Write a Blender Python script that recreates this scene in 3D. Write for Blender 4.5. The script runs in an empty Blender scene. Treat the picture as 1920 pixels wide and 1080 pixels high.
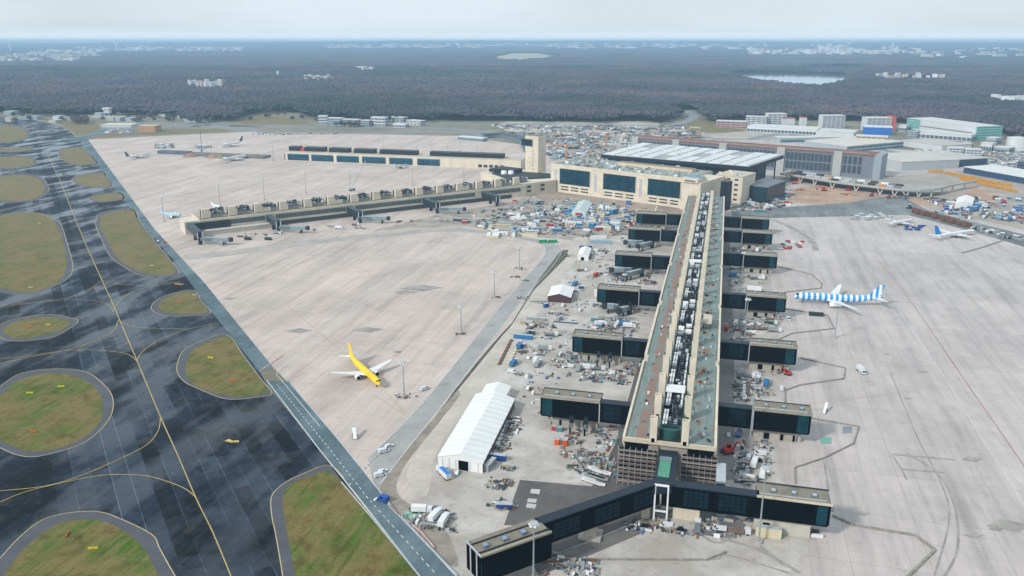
import bpy, math, random
import numpy as np
from mathutils import Vector, noise
R = math.radians
HAZE_D = 9e-5
# ------------------------------------------------------------------ camera, sky, sun, exposure
scene = bpy.context.scene
COL = scene.collection
F_PX, CAM_H, HOR_Y, YAW = 1550.0, 196.0, 66.0, 14.15
PITCH = math.atan((540 - HOR_Y) / F_PX)
cam = bpy.data.cameras.new("camera"); camo = bpy.data.objects.new("camera", cam); COL.objects.link(camo)
cam.sensor_width = 36; cam.lens = 36 * F_PX / 1920; cam.clip_start = 1; cam.clip_end = 90000
camo.location = (0, 0, CAM_H); camo.rotation_euler = (R(90) - PITCH, 0, R(YAW))
scene.camera = camo
SUN_EL, SUN_AZ = 36.0, 38.0          # the sun stands behind the camera, this many degrees to its left
world = bpy.data.worlds.new("World"); scene.world = world; world.use_nodes = True
nt = world.node_tree; nt.nodes.clear()
wo = nt.nodes.new("ShaderNodeOutputWorld"); bg = nt.nodes.new("ShaderNodeBackground")
sky = nt.nodes.new("ShaderNodeTexSky"); sky.sky_type = 'NISHITA'; sky.sun_disc = False
sky.sun_elevation = R(SUN_EL); sky.sun_rotation = R(180 + SUN_AZ); sky.air_density = 1.2; sky.dust_density = 2.5
tc = nt.nodes.new("ShaderNodeTexCoord"); mp = nt.nodes.new("ShaderNodeMapping"); mp.inputs['Scale'].default_value = (1.3, 1.3, 6.0)
nz = nt.nodes.new("ShaderNodeTexNoise"); nz.inputs['Scale'].default_value = 2.2; nz.inputs['Detail'].default_value = 7; nz.inputs['Roughness'].default_value = .5
rp = nt.nodes.new("ShaderNodeValToRGB"); rp.color_ramp.elements[0].position = .34; rp.color_ramp.elements[1].position = .66
rp.color_ramp.elements[0].color = (.80, .80, .80, 1); rp.color_ramp.elements[1].color = (.97, .97, .97, 1)
mx = nt.nodes.new("ShaderNodeMix"); mx.data_type = 'RGBA'
mx.inputs['B'].default_value = (6.4, 7.35, 7.9, 1)
nt.links.new(tc.outputs['Generated'], mp.inputs['Vector']); nt.links.new(mp.outputs[0], nz.inputs['Vector'])
sx = nt.nodes.new("ShaderNodeSeparateXYZ"); nt.links.new(tc.outputs['Generated'], sx.inputs[0])
lo = nt.nodes.new("ShaderNodeMapRange"); lo.inputs[1].default_value = .0; lo.inputs[2].default_value = .05; lo.inputs[3].default_value = 1; lo.inputs[4].default_value = 0
mxx = nt.nodes.new("ShaderNodeMath"); mxx.operation = 'MAXIMUM'; nt.links.new(sx.outputs[2], lo.inputs[0]); nt.links.new(lo.outputs[0], mxx.inputs[0])
nt.links.new(nz.outputs['Fac'], rp.inputs[0]); nt.links.new(rp.outputs[0], mxx.inputs[1]); nt.links.new(mxx.outputs[0], mx.inputs['Factor'])
nt.links.new(sky.outputs[0], mx.inputs['A']); nt.links.new(mx.outputs['Result'], bg.inputs['Color'])
bg.inputs['Strength'].default_value = 0.094
nt.links.new(bg.outputs[0], wo.inputs[0])
sun = bpy.data.lights.new("sun", 'SUN'); sun.energy = 2.4; sun.angle = R(7); sun.color = (1, .965, .92)
suno = bpy.data.objects.new("sun", sun); COL.objects.link(suno); suno.rotation_euler = (R(90 - SUN_EL), 0, R(-SUN_AZ))
scene.view_settings.view_transform = 'Standard'; scene.view_settings.look = 'None'
scene.view_settings.exposure = 0.35; scene.view_settings.gamma = 1.0
scene.cycles.max_bounces = 8; scene.cycles.volume_bounces = 4

# ------------------------------------------------------------------ measuring: photo point -> point of the airfield
_s, _c = math.sin(PITCH), math.cos(PITCH); _ca, _sa = math.cos(R(YAW)), math.sin(R(YAW))
def P(px, py, z=0.0):
    a = (px - 960) / F_PX; b = (540 - py) / F_PX
    dx, dy, dz = a, _c + b * _s, -_s + b * _c
    t = (z - CAM_H) / dz
    x, y = dx * t, dy * t
    return (x * _ca - y * _sa, x * _sa + y * _ca)
def scr(x, y, z=0.0):
    X, Y = x * _ca + y * _sa, -x * _sa + y * _ca
    z -= CAM_H; d = Y * _c - z * _s
    return (960 + F_PX * X / d, 540 - F_PX * (Y * _s + z * _c) / d)

# ------------------------------------------------------------------ materials
def lin(c):
    if isinstance(c, str): c = tuple(int(c[i:i + 2], 16) / 255 for i in (0, 2, 4))
    return tuple((v / 12.92 if v <= .04045 else ((v + .055) / 1.055) ** 2.4) for v in c) + (1,)
class NB:
    def __init__(s, name):
        s.m = bpy.data.materials.new(name); s.m.use_nodes = True; s.t = s.m.node_tree; s.t.nodes.clear()
        s.out = s.n('ShaderNodeOutputMaterial'); s.b = s.n('ShaderNodeBsdfPrincipled'); s.l(s.b.outputs[0], s.out.inputs[0])
        g = s.n('ShaderNodeNewGeometry'); s.pos = g.outputs['Position']; s.nor = g.outputs['Normal']
    def n(s, t): return s.t.nodes.new(t)
    def l(s, a, b): s.t.links.new(a, b)
    def put(s, v, sock):
        if hasattr(v, 'is_output'): s.l(v, sock)
        else: sock.default_value = v
    def math(s, op, a, b=0.0, c=0.0):
        m = s.n('ShaderNodeMath'); m.operation = op; s.put(a, m.inputs[0]); s.put(b, m.inputs[1]); s.put(c, m.inputs[2]); return m.outputs[0]
    def map(s, v, scale=(1, 1, 1), rot=(0, 0, 0)):
        m = s.n('ShaderNodeMapping'); s.l(v, m.inputs[0]); m.inputs['Scale'].default_value = scale; m.inputs['Rotation'].default_value = rot; return m.outputs[0]
    def noise(s, v, scale, detail=4, rough=.55):
        m = s.n('ShaderNodeTexNoise'); s.l(v, m.inputs['Vector']); m.inputs['Scale'].default_value = scale
        m.inputs['Detail'].default_value = detail; m.inputs['Roughness'].default_value = rough; return m.outputs['Fac']
    def white(s, v, dim='3D'):
        m = s.n('ShaderNodeTexWhiteNoise'); m.noise_dimensions = dim
        s.l(v, m.inputs['W' if dim == '1D' else 'Vector']); return m.outputs['Value']
    def sep(s, v):
        m = s.n('ShaderNodeSeparateXYZ'); s.l(v, m.inputs[0]); return m.outputs
    def comb(s, x, y, z=0.0):
        m = s.n('ShaderNodeCombineXYZ'); s.put(x, m.inputs[0]); s.put(y, m.inputs[1]); s.put(z, m.inputs[2]); return m.outputs[0]
    def mr(s, v, a, b, c, d):
        m = s.n('ShaderNodeMapRange'); s.put(v, m.inputs[0])
        for i, k in enumerate((a, b, c, d)): m.inputs[i + 1].default_value = k
        return m.outputs[0]
    def mix(s, f, a, b, blend='MIX'):
        m = s.n('ShaderNodeMix'); m.data_type = 'RGBA'; m.blend_type = blend; s.put(f, m.inputs['Factor']); s.put(a, m.inputs['A']); s.put(b, m.inputs['B']); return m.outputs['Result']
    def scale(s, col, f):       # colour times a scalar
        m = s.n('ShaderNodeVectorMath'); m.operation = 'SCALE'; s.put(col[:3] if isinstance(col, tuple) else col, m.inputs[0]); s.put(f, m.inputs['Scale']); return m.outputs[0]
    def fin(s, col, rough=.7, metal=0.0, spec=.5):
        s.put(col, s.b.inputs['Base Color']); s.put(rough, s.b.inputs['Roughness']); s.b.inputs['Metallic'].default_value = metal
        s.b.inputs['Specular IOR Level'].default_value = spec; return s.m
_M = {}
def mat(col, var=.14, sc=.25, rough=.75, metal=0.0, spec=.4, name=None):
    key = (col, var, sc, rough, metal)
    if key in _M: return _M[key]
    b = NB(name or 'paint_' + str(col)); f = b.mr(b.noise(b.pos, sc, 5, .6), .3, .7, 1 - var, 1 + var)
    f2 = b.mr(b.noise(b.map(b.pos, (1, 1, .12)), sc * 6, 3, .6), .3, .7, 1 - var * .5, 1 + var * .5)
    _M[key] = b.fin(b.scale(lin(col), b.math('MULTIPLY', f, f2)), rough, metal, spec); return _M[key]

# ------------------------------------------------------------------ mesh building
class MB:
    def __init__(s): s.v = []; s.f = []; s.mi = []; s.mats = []
    def m(s, mt):
        if mt not in s.mats: s.mats.append(mt)
        return s.mats.index(mt)
    def add(s, vs, fs, mt):
        k = len(s.v); i = s.m(mt); s.v += [tuple(p) for p in vs]; s.f += [tuple(k + q for q in f) for f in fs]; s.mi += [i] * len(fs)
    def box(s, x0, y0, z0, x1, y1, z1, mt, rz=0.0, o=None):
        vs = [(x, y, z) for z in (z0, z1) for x, y in ((x0, y0), (x1, y0), (x1, y1), (x0, y1))]
        if rz:
            cx, cy = o or ((x0 + x1) / 2, (y0 + y1) / 2); c, q = math.cos(rz), math.sin(rz)
            vs = [(cx + (x - cx) * c - (y - cy) * q, cy + (x - cx) * q + (y - cy) * c, z) for x, y, z in vs]
        s.add(vs, [(3, 2, 1, 0), (4, 5, 6, 7), (0, 1, 5, 4), (1, 2, 6, 5), (2, 3, 7, 6), (3, 0, 4, 7)], mt)
    def prism(s, poly, z0, z1, mt, top=None):
        n = len(poly); area = sum(poly[i][0] * poly[(i + 1) % n][1] - poly[(i + 1) % n][0] * poly[i][1] for i in range(n))
        if area < 0: poly = poly[::-1]
        s.add([(x, y, z0) for x, y in poly] + [(x, y, z1) for x, y in poly],
              [tuple(range(n - 1, -1, -1))] + [(i, (i + 1) % n, n + (i + 1) % n, n + i) for i in range(n)], mt)
        s.add([(x, y, z1) for x, y in poly], [tuple(range(n))], top or mt)
    def cyl(s, x, y, z0, z1, r, mt, r2=None, n=10):
        r2 = r if r2 is None else r2
        a = [(math.cos(2 * math.pi * i / n), math.sin(2 * math.pi * i / n)) for i in range(n)]
        s.add([(x + r * c, y + r * q, z0) for c, q in a] + [(x + r2 * c, y + r2 * q, z1) for c, q in a],
              [tuple(range(n - 1, -1, -1)), tuple(range(n, 2 * n))] + [(i, (i + 1) % n, n + (i + 1) % n, n + i) for i in range(n)], mt)
    def beam(s, p, q, w, mt, h=None):
        h = h or w; p, q = Vector(p), Vector(q); d = (q - p).normalized(); u = d.cross(Vector((0, 0, 1)))
        u = Vector((1, 0, 0)) if u.length < 1e-4 else u.normalized(); v = u.cross(d)
        vs = [e + u * a * w / 2 + v * b * h / 2 for e in (p, q) for a, b in ((-1, -1), (1, -1), (1, 1), (-1, 1))]
        s.add(vs, [(0, 1, 2, 3), (7, 6, 5, 4), (1, 0, 4, 5), (2, 1, 5, 6), (3, 2, 6, 7), (0, 3, 7, 4)], mt)
    def loft(s, rings, mt, caps=True):
        n = len(rings[0]); k = len(rings); vs = [p for r in rings for p in r]
        fs = [(i * n + j, i * n + (j + 1) % n, (i + 1) * n + (j + 1) % n, (i + 1) * n + j) for i in range(k - 1) for j in range(n)]
        if caps: fs += [tuple(range(n - 1, -1, -1)), tuple((k - 1) * n + j for j in range(n))]
        s.add(vs, fs, mt)
    def build(s, name, parent=None, smooth=False, **tags):
        me = bpy.data.meshes.new(name); me.from_pydata(s.v, [], s.f)
        for mt in s.mats: me.materials.append(mt)
        me.polygons.foreach_set('material_index', s.mi)
        if smooth: me.polygons.foreach_set('use_smooth', [True] * len(me.polygons))
        me.update(); o = bpy.data.objects.new(name, me); COL.objects.link(o)
        if parent: o.parent = parent
        for k, v in tags.items(): o[k] = v
        return o
def thing(name, label, cat, loc=(0, 0, 0), rz=0.0, group=None):
    o = bpy.data.objects.new(name, None); COL.objects.link(o); o.location = loc; o.rotation_euler = (0, 0, rz)
    o.empty_display_size = 1; o['label'] = label; o['category'] = cat
    if group: o['group'] = group
    return o
def dup(o, parent=None):
    c = o.copy(); COL.objects.link(c)
    if parent: c.parent = parent
    for ch in list(o.children): dup(ch, c)
    return c
RANK = {}
def rank(o, base, group, key='x'):
    o['group'] = group; RANK.setdefault((base, group), []).append(o)
def ordn(n): return str(n) + ('th' if 10 <= n % 100 <= 20 else {1: 'st', 2: 'nd', 3: 'rd'}.get(n % 10, 'th'))
def finish_ranks():
    for (base, group), os_ in RANK.items():
        os_.sort(key=lambda o: scr(*o.location)[0])
        for i, o in enumerate(os_):
            o['label'] = base if len(os_) == 1 else (base + ', ' + ('leftmost' if i == 0 else 'rightmost' if i == len(os_) - 1 else ordn(i + 1) + ' from the left'))
def smooth_loop(pts, k=5, closed=True):
    out = []; n = len(pts)
    for i in range(n if closed else n - 1):
        g = lambda j: Vector(pts[j % n]) if closed else Vector(pts[max(0, min(n - 1, j))])
        a, b, c, d = g(i - 1), g(i), g(i + 1), g(i + 2)
        for t in range(k):
            t /= k
            out.append(tuple(.5 * ((2 * b) + (c - a) * t + (2 * a - 5 * b + 4 * c - d) * t * t + (3 * b - a - 3 * c + d) * t ** 3)))
    if not closed: out.append(tuple(pts[-1]))
    return out
def strip_into(mb, pts, w, z, mt, closed=False, dash=None):
    n = len(pts); L, Rr = [], []
    for i in range(n):
        a = Vector(pts[(i - 1) % n] if closed or i else pts[0]); b = Vector(pts[(i + 1) % n] if closed or i < n - 1 else pts[-1])
        d = (b - a).normalized(); q = Vector((-d.y, d.x)) * w / 2; p = Vector(pts[i]); L.append(p + q); Rr.append(p - q)
    for i in range(n if closed else n - 1):
        if dash and (i // dash) % 2: continue
        j = (i + 1) % n; mb.add([(*Rr[i], z), (*Rr[j], z), (*L[j], z), (*L[i], z)], [(0, 1, 2, 3)], mt)
def resample(pts, step):
    out = [Vector(pts[0])]; acc = 0
    for a, b in zip(pts, pts[1:]):
        a, b = Vector(a), Vector(b); l = (b - a).length; n = max(1, int(l / step))
        out += [a.lerp(b, (i + 1) / n) for i in range(n)]
    return out
def GP(pts, z=0.0): return [P(x, y, z) for x, y in pts]
def sheet(name, poly, z, mt, kind='structure', **t):
    mb = MB(); n = len(poly); area = sum(poly[i][0] * poly[(i + 1) % n][1] - poly[(i + 1) % n][0] * poly[i][1] for i in range(n))
    if area < 0: poly = poly[::-1]
    mb.add([(x, y, z) for x, y in poly], [tuple(range(n))], mt)
    return mb.build(name, kind=kind, **t)
# ------------------------------------------------------------------ ground, aprons, taxiways, grass
def m_ground():
    b = NB('field_soil'); n = b.noise(b.pos, .004, 6, .6); n2 = b.noise(b.pos, .03, 5, .6)
    c = b.mix(b.mr(n, .4, .62, 0, 1), lin('6f6c58'), lin('8b8474')); c = b.mix(b.mr(n2, .45, .7, 0, .7), c, lin('5d5f50'))
    return b.fin(c, .95)
def m_concrete():
    b = NB('apron_concrete'); x, y, z = b.sep(b.pos)
    west = b.mr(b.math('ADD', x, b.mr(b.noise(b.pos, .006, 3), 0, 1, -90, 90)), -210, 60, 1, 0)
    base = b.mix(west, lin('b6aeaa'), lin('beb1a8'))
    def cells(dx, dy, off=0.0):
        return b.white(b.comb(b.math('FLOOR', b.math('DIVIDE', b.math('ADD', x, off), dx)), b.math('FLOOR', b.math('DIVIDE', y, dy))))
    f = b.mr(cells(7.5, 7.5), 0, 1, .965, 1.03)
    f = b.math('MULTIPLY', f, b.mr(cells(30, 75, 11.0), 0, 1, .93, 1.05))
    f = b.math('MULTIPLY', f, b.mr(b.noise(b.pos, .014, 7, .66), .3, .7, .84, 1.1))
    st = b.noise(b.map(b.pos, (.11, .009, 1), (0, 0, R(-8))), 1.0, 6, .72)                       # tyre and drainage streaks along the piers
    f = b.math('MULTIPLY', f, b.mr(st, .47, .7, 1.03, .8))
    st2 = b.noise(b.map(b.pos, (.05, .004, 1), (0, 0, R(42))), 1.0, 5, .7)
    f = b.math('MULTIPLY', f, b.mr(st2, .5, .72, 1.02, .82))
    sp = b.noise(b.pos, .11, 4, .75); f = b.math('MULTIPLY', f, b.mr(sp, .58, .78, 1.0, .74))
    for co, d, w in ((x, 7.5, .035), (y, 7.5, .035), (x, 30.0, .012), (y, 37.5, .01)):
        fr = b.math('FRACT', b.math('DIVIDE', co, d)); f = b.math('MULTIPLY', f, b.mr(b.math('LESS_THAN', fr, w), 0, 1, 1, .87))
    return b.fin(b.scale(base, f), .85, 0, .3)
def m_asphalt(name, dark, light, r0, r1, lanes=True, spec=.3):
    b = NB(name); x, y, z = b.sep(b.pos)
    w = b.math('MULTIPLY', b.math('ADD', x, y), .70711); v = b.math('MULTIPLY', b.math('SUBTRACT', y, x), .70711)
    pat = b.noise(b.pos, .022, 7, .66); fine = b.noise(b.map(b.pos, (.35, .03, 1), (0, 0, R(45))), 1.0, 5, .65); sp = b.noise(b.pos, .16, 5, .7)
    wet = b.math('ADD', b.math('MULTIPLY', pat, .5), b.math('ADD', b.math('MULTIPLY', fine, .22), b.math('MULTIPLY', sp, .2)))
    if lanes:
        li = b.math('FLOOR', b.math('DIVIDE', b.math('ADD', w, b.mr(sp, 0, 1, -.5, .5)), 7.6)); lane = b.white(li, '1D')
        seg = b.white(b.comb(li, b.math('FLOOR', b.math('DIVIDE', b.math('ADD', v, b.math('MULTIPLY', lane, 40.0)), 34.0)), 3.0))
        wet = b.math('ADD', wet, b.math('ADD', b.math('MULTIPLY', lane, .05), b.math('MULTIPLY', seg, .08)))
    else: wet = b.math('ADD', wet, .065)
    c = b.mix(b.mr(wet, .46, .61, 0, 1), lin(dark), lin(light)); c = b.mix(b.mr(b.noise(b.pos, .045, 5, .7), .56, .66, 0, .5 if lanes else 0), c, lin('4a4744'))
    if lanes:
        fr = b.math('FRACT', b.math('DIVIDE', w, 7.6)); ln = b.math('MULTIPLY', b.math('LESS_THAN', fr, .04), b.math('MULTIPLY', b.mr(lane, .3, .8, .02, .42), b.mr(pat, .4, .55, 0, 1)))
        c = b.mix(ln, c, lin('7f8d9b'))
    wn = b.math('ADD', b.noise(b.map(b.pos, (.045, .012, 1), (0, 0, R(45))), 1.0, 4, .5), b.mr(sp, .3, .7, -.03, .03))
    if lanes: wn = b.math('ADD', wn, b.math('ADD', b.mr(seg, 0, 1, -.025, .025), b.mr(lane, 0, 1, -.025, .025)))
    b.fin(c, b.mr(wn, .43, .6, r1, r0), 0, spec)
    b.put(b.mr(wn, .42, .64, spec * .5, spec * 1.9), b.b.inputs['Specular IOR Level']); return b.m
def m_grass():
    b = NB('winter_grass'); n = b.noise(b.pos, .035, 6, .62); n2 = b.noise(b.map(b.pos, (.25, .06, 1), (0, 0, R(45))), 1, 6, .7); n3 = b.noise(b.pos, .9, 3, .7)
    c = b.mix(b.mr(n, .4, .56, 0, 1), lin('42601a'), lin('72653c')); c = b.mix(b.mr(n2, .42, .62, 0, .8), c, lin('746c44')); c = b.mix(b.mr(b.noise(b.pos, .09, 6, .7), .5, .68, 0, .75), c, lin('4a3a18')); c = b.mix(b.mr(b.noise(b.map(b.pos, (.5, .02, 1), (0, 0, R(45))), 1, 4, .6), .55, .68, 0, .5), c, lin('30470f'))
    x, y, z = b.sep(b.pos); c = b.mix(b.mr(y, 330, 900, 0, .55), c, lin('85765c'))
    return b.fin(b.scale(c, b.mr(n3, .3, .7, .8, 1.2)), .95, 0, .15)
CONC = m_concrete(); WETA = m_asphalt('wet_taxiway_asphalt', '060b11', '283444', .14, .7, True, .26)
SHOULD = mat('4b4c52', .18, .08, .6, name='shoulder_asphalt'); SERV = m_asphalt('service_road_asphalt', '4d5f66', '64767c', .5, .8, False)
GRASS = m_grass(); YEL = mat('b8a462', .25, .3, .7, name='worn_yellow_paint'); CREAM = mat('b3a47f', .2, .3, .7, name='worn_cream_paint')
WHT = mat('c9c9c6', .2, .3, .7, name='worn_white_paint'); RED = mat('a56a68', .3, .3, .7, name='worn_red_paint')
DIRT = mat('9c8d7e', .28, .03, .95, name='site_dirt'); DIRTR = mat('a88d78', .25, .03, .95, name='reddish_earth')
ROADG = mat('9a9896', .14, .05, .85, name='grey_road'); SAND = mat('b5aea4', .16, .04, .9, name='sandy_road'); DARKA = mat('5c5856', .22, .05, .8, name='dark_asphalt')
TAR = mat('96918b', .3, .1, .85, name='tar_trace'); PALE = mat('b9b6b4', .12, .06, .85, name='pale_slab')
g = MB(); g.add([(-26000, -3000, 0), (26000, -3000, 0), (26000, 21600, 0), (-26000, 21600, 0)], [(0, 1, 2, 3)], m_ground()); go = g.build('ground', kind='structure')
go.rotation_euler = (0, 0, R(YAW))

sr_right = [(165, 262), (258, 387), (290, 430), (383, 530), (513, 690), (543, 720), (640, 833), (680, 883), (733, 950), (853, 1080), (990, 1230)]
sr_left = [(150, 265), (250, 400), (333, 497), (393, 580), (487, 697), (500, 722), (600, 845), (640, 900), (667, 927), (787, 1080), (905, 1230)]
sheet('apron', GP(sr_right[::-1] + [(300, 255), (470, 247), (700, 252), (860, 255), (985, 272), (1100, 262), (1480, 262), (1920, 300), (2150, 330), (2500, 800), (2500, 1230)]), .04, CONC)
sheet('taxiway', GP([(905, 1230)] + sr_left[::-1] + [(130, 245), (110, 236), (60, 224), (0, 220), (-250, 218), (-900, 330), (-900, 900), (-500, 1230)]), .06, WETA)
sheet('service_road', GP(sr_right[:5] + sr_left[:5][::-1]), .10, SERV)
sheet('service_road', GP([(495, 713)] + sr_left[6:] + sr_right[6:][::-1] + [(543, 716)]), .10, SERV)
sheet('access_road', GP([(150, 265), (165, 262), (175, 255), (215, 246), (205, 240), (170, 232), (175, 232), (165, 230), (190, 243), (150, 257), (120, 260), (110, 262)]), .09, SERV)
ISL = [  # (edge line, grass) traced on the ground
 ([(-60, 1300), (-30, 1090), (0, 1048), (40, 1005), (80, 975), (130, 962), (185, 960), (230, 975), (285, 1003), (300, 1030), (328, 1080), (400, 1200), (380, 1300)],
  [(0, 1300), (0, 1110), (20, 1060), (55, 1020), (100, 987), (130, 977), (185, 976), (232, 995), (270, 1030), (298, 1080), (350, 1190), (330, 1300)]),
 ([(-45, 760), (0, 725), (40, 700), (100, 692), (160, 697), (195, 722), (211, 745), (210, 775), (190, 805), (155, 832), (100, 850), (50, 857), (0, 840), (-40, 810)],
  [(-30, 765), (0, 743), (30, 716), (85, 700), (140, 705), (180, 728), (193, 760), (186, 795), (150, 825), (100, 843), (50, 846), (0, 826), (-25, 800)]),
 ([(-20, 618), (0, 608), (40, 595), (100, 590), (130, 596), (147, 602), (125, 620), (90, 635), (25, 640), (0, 632)],
  [(5, 617), (40, 600), (100, 595), (132, 605), (110, 621), (60, 633), (22, 633)]),
 ([(-90, 450), (-40, 410), (20, 400), (70, 399), (100, 412), (115, 422), (130, 470), (136, 495), (130, 520), (95, 540), (55, 550), (0, 548), (-60, 530), (-95, 490)],
  [(-60, 440), (-20, 412), (30, 399), (85, 402), (108, 425), (121, 465), (125, 500), (110, 528), (70, 546), (20, 545), (-40, 522), (-70, 485)]),
 ([(-60, 345), (-20, 331), (32, 326), (64, 328), (81, 335), (91, 350), (88, 362), (70, 374), (43, 379), (0, 379), (-50, 366)],
  [(-50, 345), (-15, 333), (32, 329), (60, 331), (76, 338), (84, 350), (80, 362), (64, 373), (40, 377), (0, 376), (-40, 362)]),
 ([(-50, 303), (-10, 295), (32, 292), (57, 294), (70, 303), (60, 312), (21, 317), (-30, 314)], [(-40, 303), (-8, 296), (32, 293.5), (54, 296), (64, 303), (54, 311), (21, 315.5), (-25, 312)]),
 ([(-50, 280), (0, 276), (53, 275.6), (62, 279), (51, 283.7), (0, 286)], [(-50, 280), (0, 277), (50, 276.5), (58, 279), (48, 282.8), (0, 285)]),
 ([(-70, 250), (0, 233), (32, 235), (51, 242), (57, 252), (51, 260), (32, 266), (0, 268)], [(-60, 250), (0, 234.5), (30, 237), (47, 243), (53, 252), (47, 259), (30, 264.5), (0, 266.5)]),
 ([(109, 290), (118, 279), (149, 275), (158.5, 278), (172, 293), (183, 306), (160, 310), (149, 311), (130, 307), (117, 299)], [(112, 289), (120, 280), (149, 276.5), (157.5, 280), (170, 294), (180, 305.5), (149, 309.5), (132, 306), (120, 299)]),
 ([(135, 337), (150, 328), (192, 323), (201, 333), (211, 349), (181, 352), (153, 349)], [(138, 337), (153, 329), (190, 325), (199, 334), (207, 348), (181, 350.5), (154, 347)]),
 ([(167, 371), (187, 363.5), (224, 361), (233, 373), (192, 379.5), (175, 377)], [(170, 371), (188, 365), (223, 362.5), (229, 372.5), (192, 378), (177, 375)]),
 ([(247, 391), (190, 399), (181, 412), (180, 425), (192, 453), (208, 483), (235, 502), (263, 517), (300, 516), (337, 513), (300, 465), (262, 415)],
  [(247, 393), (197, 401), (189, 412), (188, 425), (202, 453), (218, 481), (242, 500), (277, 514), (330, 510), (297, 465), (258, 415)]),
 ([(362, 544), (317, 552), (290, 566), (284, 580), (300, 590), (322, 593), (350, 593), (395, 588), (378, 565)],
  [(362, 547), (330, 551), (302, 565), (297, 577), (308, 585), (330, 588.5), (388, 586), (375, 566)]),
 ([(425, 627), (377, 640), (345, 657), (333, 680), (333, 700), (347, 717), (367, 727), (410, 745), (440, 749.5), (483, 745), (510, 738), (490, 712), (455, 665)],
  [(428, 631), (400, 638), (367, 652), (351, 673), (348, 700), (360, 718), (383, 731), (420, 741), (450, 744), (503, 735), (487, 712), (455, 668)]),
 ([(622, 874), (573, 887), (540, 902), (517, 920), (508, 937), (510, 970), (517, 1003), (530, 1080), (550, 1230), (900, 1230), (787, 1082), (667, 929)],
  [(617, 886), (580, 893), (550, 905), (533, 922), (530, 945), (533, 970), (553, 1080), (575, 1230), (895, 1230), (783, 1082), (665, 930)]),
]
shmb, gl = MB(), MB()
for k, (ln, gr) in enumerate(ISL):
    a = smooth_loop(GP(ln), 4); b_ = smooth_loop(GP(gr), 4)
    sheet('taxiway_shoulder', a, .10, SHOULD)
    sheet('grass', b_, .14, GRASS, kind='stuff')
    if k in (6, 7): continue
    cut = [p for p in a]
    strip_into(gl, cut, .42, .18, CREAM, closed=True); 
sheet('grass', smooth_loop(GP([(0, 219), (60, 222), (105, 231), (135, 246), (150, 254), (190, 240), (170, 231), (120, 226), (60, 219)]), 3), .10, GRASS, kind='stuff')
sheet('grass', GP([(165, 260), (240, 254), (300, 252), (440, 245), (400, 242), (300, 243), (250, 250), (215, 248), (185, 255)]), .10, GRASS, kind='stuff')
# painted lines
yl = MB()
def paint(mb, pts, w, z, mt, smooth=True, px=True, dash=None, k=5):
    p = GP(pts) if px else pts
    if smooth: p = smooth_loop(p, k, False)
    if dash: p = resample(p, dash)
    strip_into(mb, [tuple(q) for q in p], w, z, mt, dash=1 if dash else None)
centre = [(40, 236), (62, 244), (72, 254), (89, 290), (111, 335), (132, 388), (160, 457), (190, 523), (213, 573), (227, 607), (257, 677), (300, 780), (333, 853), (367, 933), (400, 1000), (433, 1080), (480, 1190)]
paint(yl, centre, .5, .20, YEL); paint(yl, [(x + 1.2, y) for x, y in centre], .25, .21, DARKA)
for c in ([(190, 525), (210, 531), (233, 534), (277, 535), (310, 531), (337, 528)], [(212, 580), (230, 560), (260, 543), (300, 535), (337, 529)],
          [(190, 527), (167, 543), (133, 557), (67, 567), (0, 573)], [(213, 585), (200, 570), (167, 563), (117, 563), (50, 570), (0, 577)],
          [(222, 600), (240, 610), (267, 615), (333, 617), (350, 618)], [(257, 677), (267, 660), (300, 637), (350, 618), (410, 608)],
          [(222, 600), (213, 620), (183, 637), (133, 655), (67, 668), (0, 682)], [(257, 678), (240, 665), (200, 658), (133, 657), (50, 668), (0, 673)],
          [(301, 782), (297, 807), (277, 833), (233, 857), (150, 893), (83, 912), (0, 921)], [(367, 933), (347, 917), (310, 902), (267, 892), (200, 891), (133, 902), (50, 922), (0, 942)]):
    paint(yl, c, .38, .19, YEL)
yl.build('yellow_taxi_lines', kind='structure'); gl.build('edge_lines', kind='structure')
wl = MB()
paint(wl, [(487, 696), (597, 613), (757, 503), (847, 443)], .35, .12, WHT, False); paint(wl, [(523, 692), (607, 627), (773, 507), (867, 443)], .45, .12, WHT, False)
paint(wl, [(523, 692), (519, 703), (530, 716), (600, 800)], .35, .12, WHT)
for a, b_ in (([(697, 853), (767, 783), (820, 723), (920, 597), (955, 555), (1011, 491), (1022, 472), (1010, 457), (941, 442), (860, 434)], .4), ([(713, 907), (760, 847), (860, 720), (982, 560), (1033, 503), (1053, 470), (1043, 458), (1003, 448), (860, 427)], .4)):
    paint(wl, a, b_, .16, WHT, k=3)
paint(wl, [(1672, 555), (1702, 610), (1726, 640), (1785, 730), (1854, 844), (1920, 945), (2000, 1070)], .35, .12, WHT, False)
paint(wl, [(500, 713), (600, 845), (667, 927), (787, 1080)], .5, .2, WHT, False); paint(wl, [(543, 718), (640, 831), (733, 948), (853, 1079)], .35, .2, WHT, False)
paint(wl, [(520, 722), (620, 845), (690, 935), (820, 1080)], .35, .2, WHT, False, dash=2.2)
for q in (0, 6): paint(wl, [(655 + q, 910 - q), (738 + q, 822 - q)], .5, .21, WHT, False, dash=1.5)
paint(wl, [(545, 573), (549, 574)], .1, .12, WHT, False)
wl.build('white_lines', kind='structure')
rl = MB(); paint(rl, [(1640, 480), (1690, 542), (1727, 592), (1759, 640), (1814, 721), (1871, 803), (1920, 874), (1990, 980)], .35, .13, RED, False)
paint(rl, [(487, 698), (515, 678), (530, 667)], .6, .21, RED, False); rl.build('red_lines', kind='structure')
al = MB()
for c in ([(538, 572), (600, 625), (645, 662), (712, 725), (762, 775)], [(560, 545), (585, 535), (600, 520), (590, 508)], [(600, 520), (640, 505), (690, 478)], [(700, 740), (758, 778)]): paint(al, c, .35, .12, YEL, True)
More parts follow.
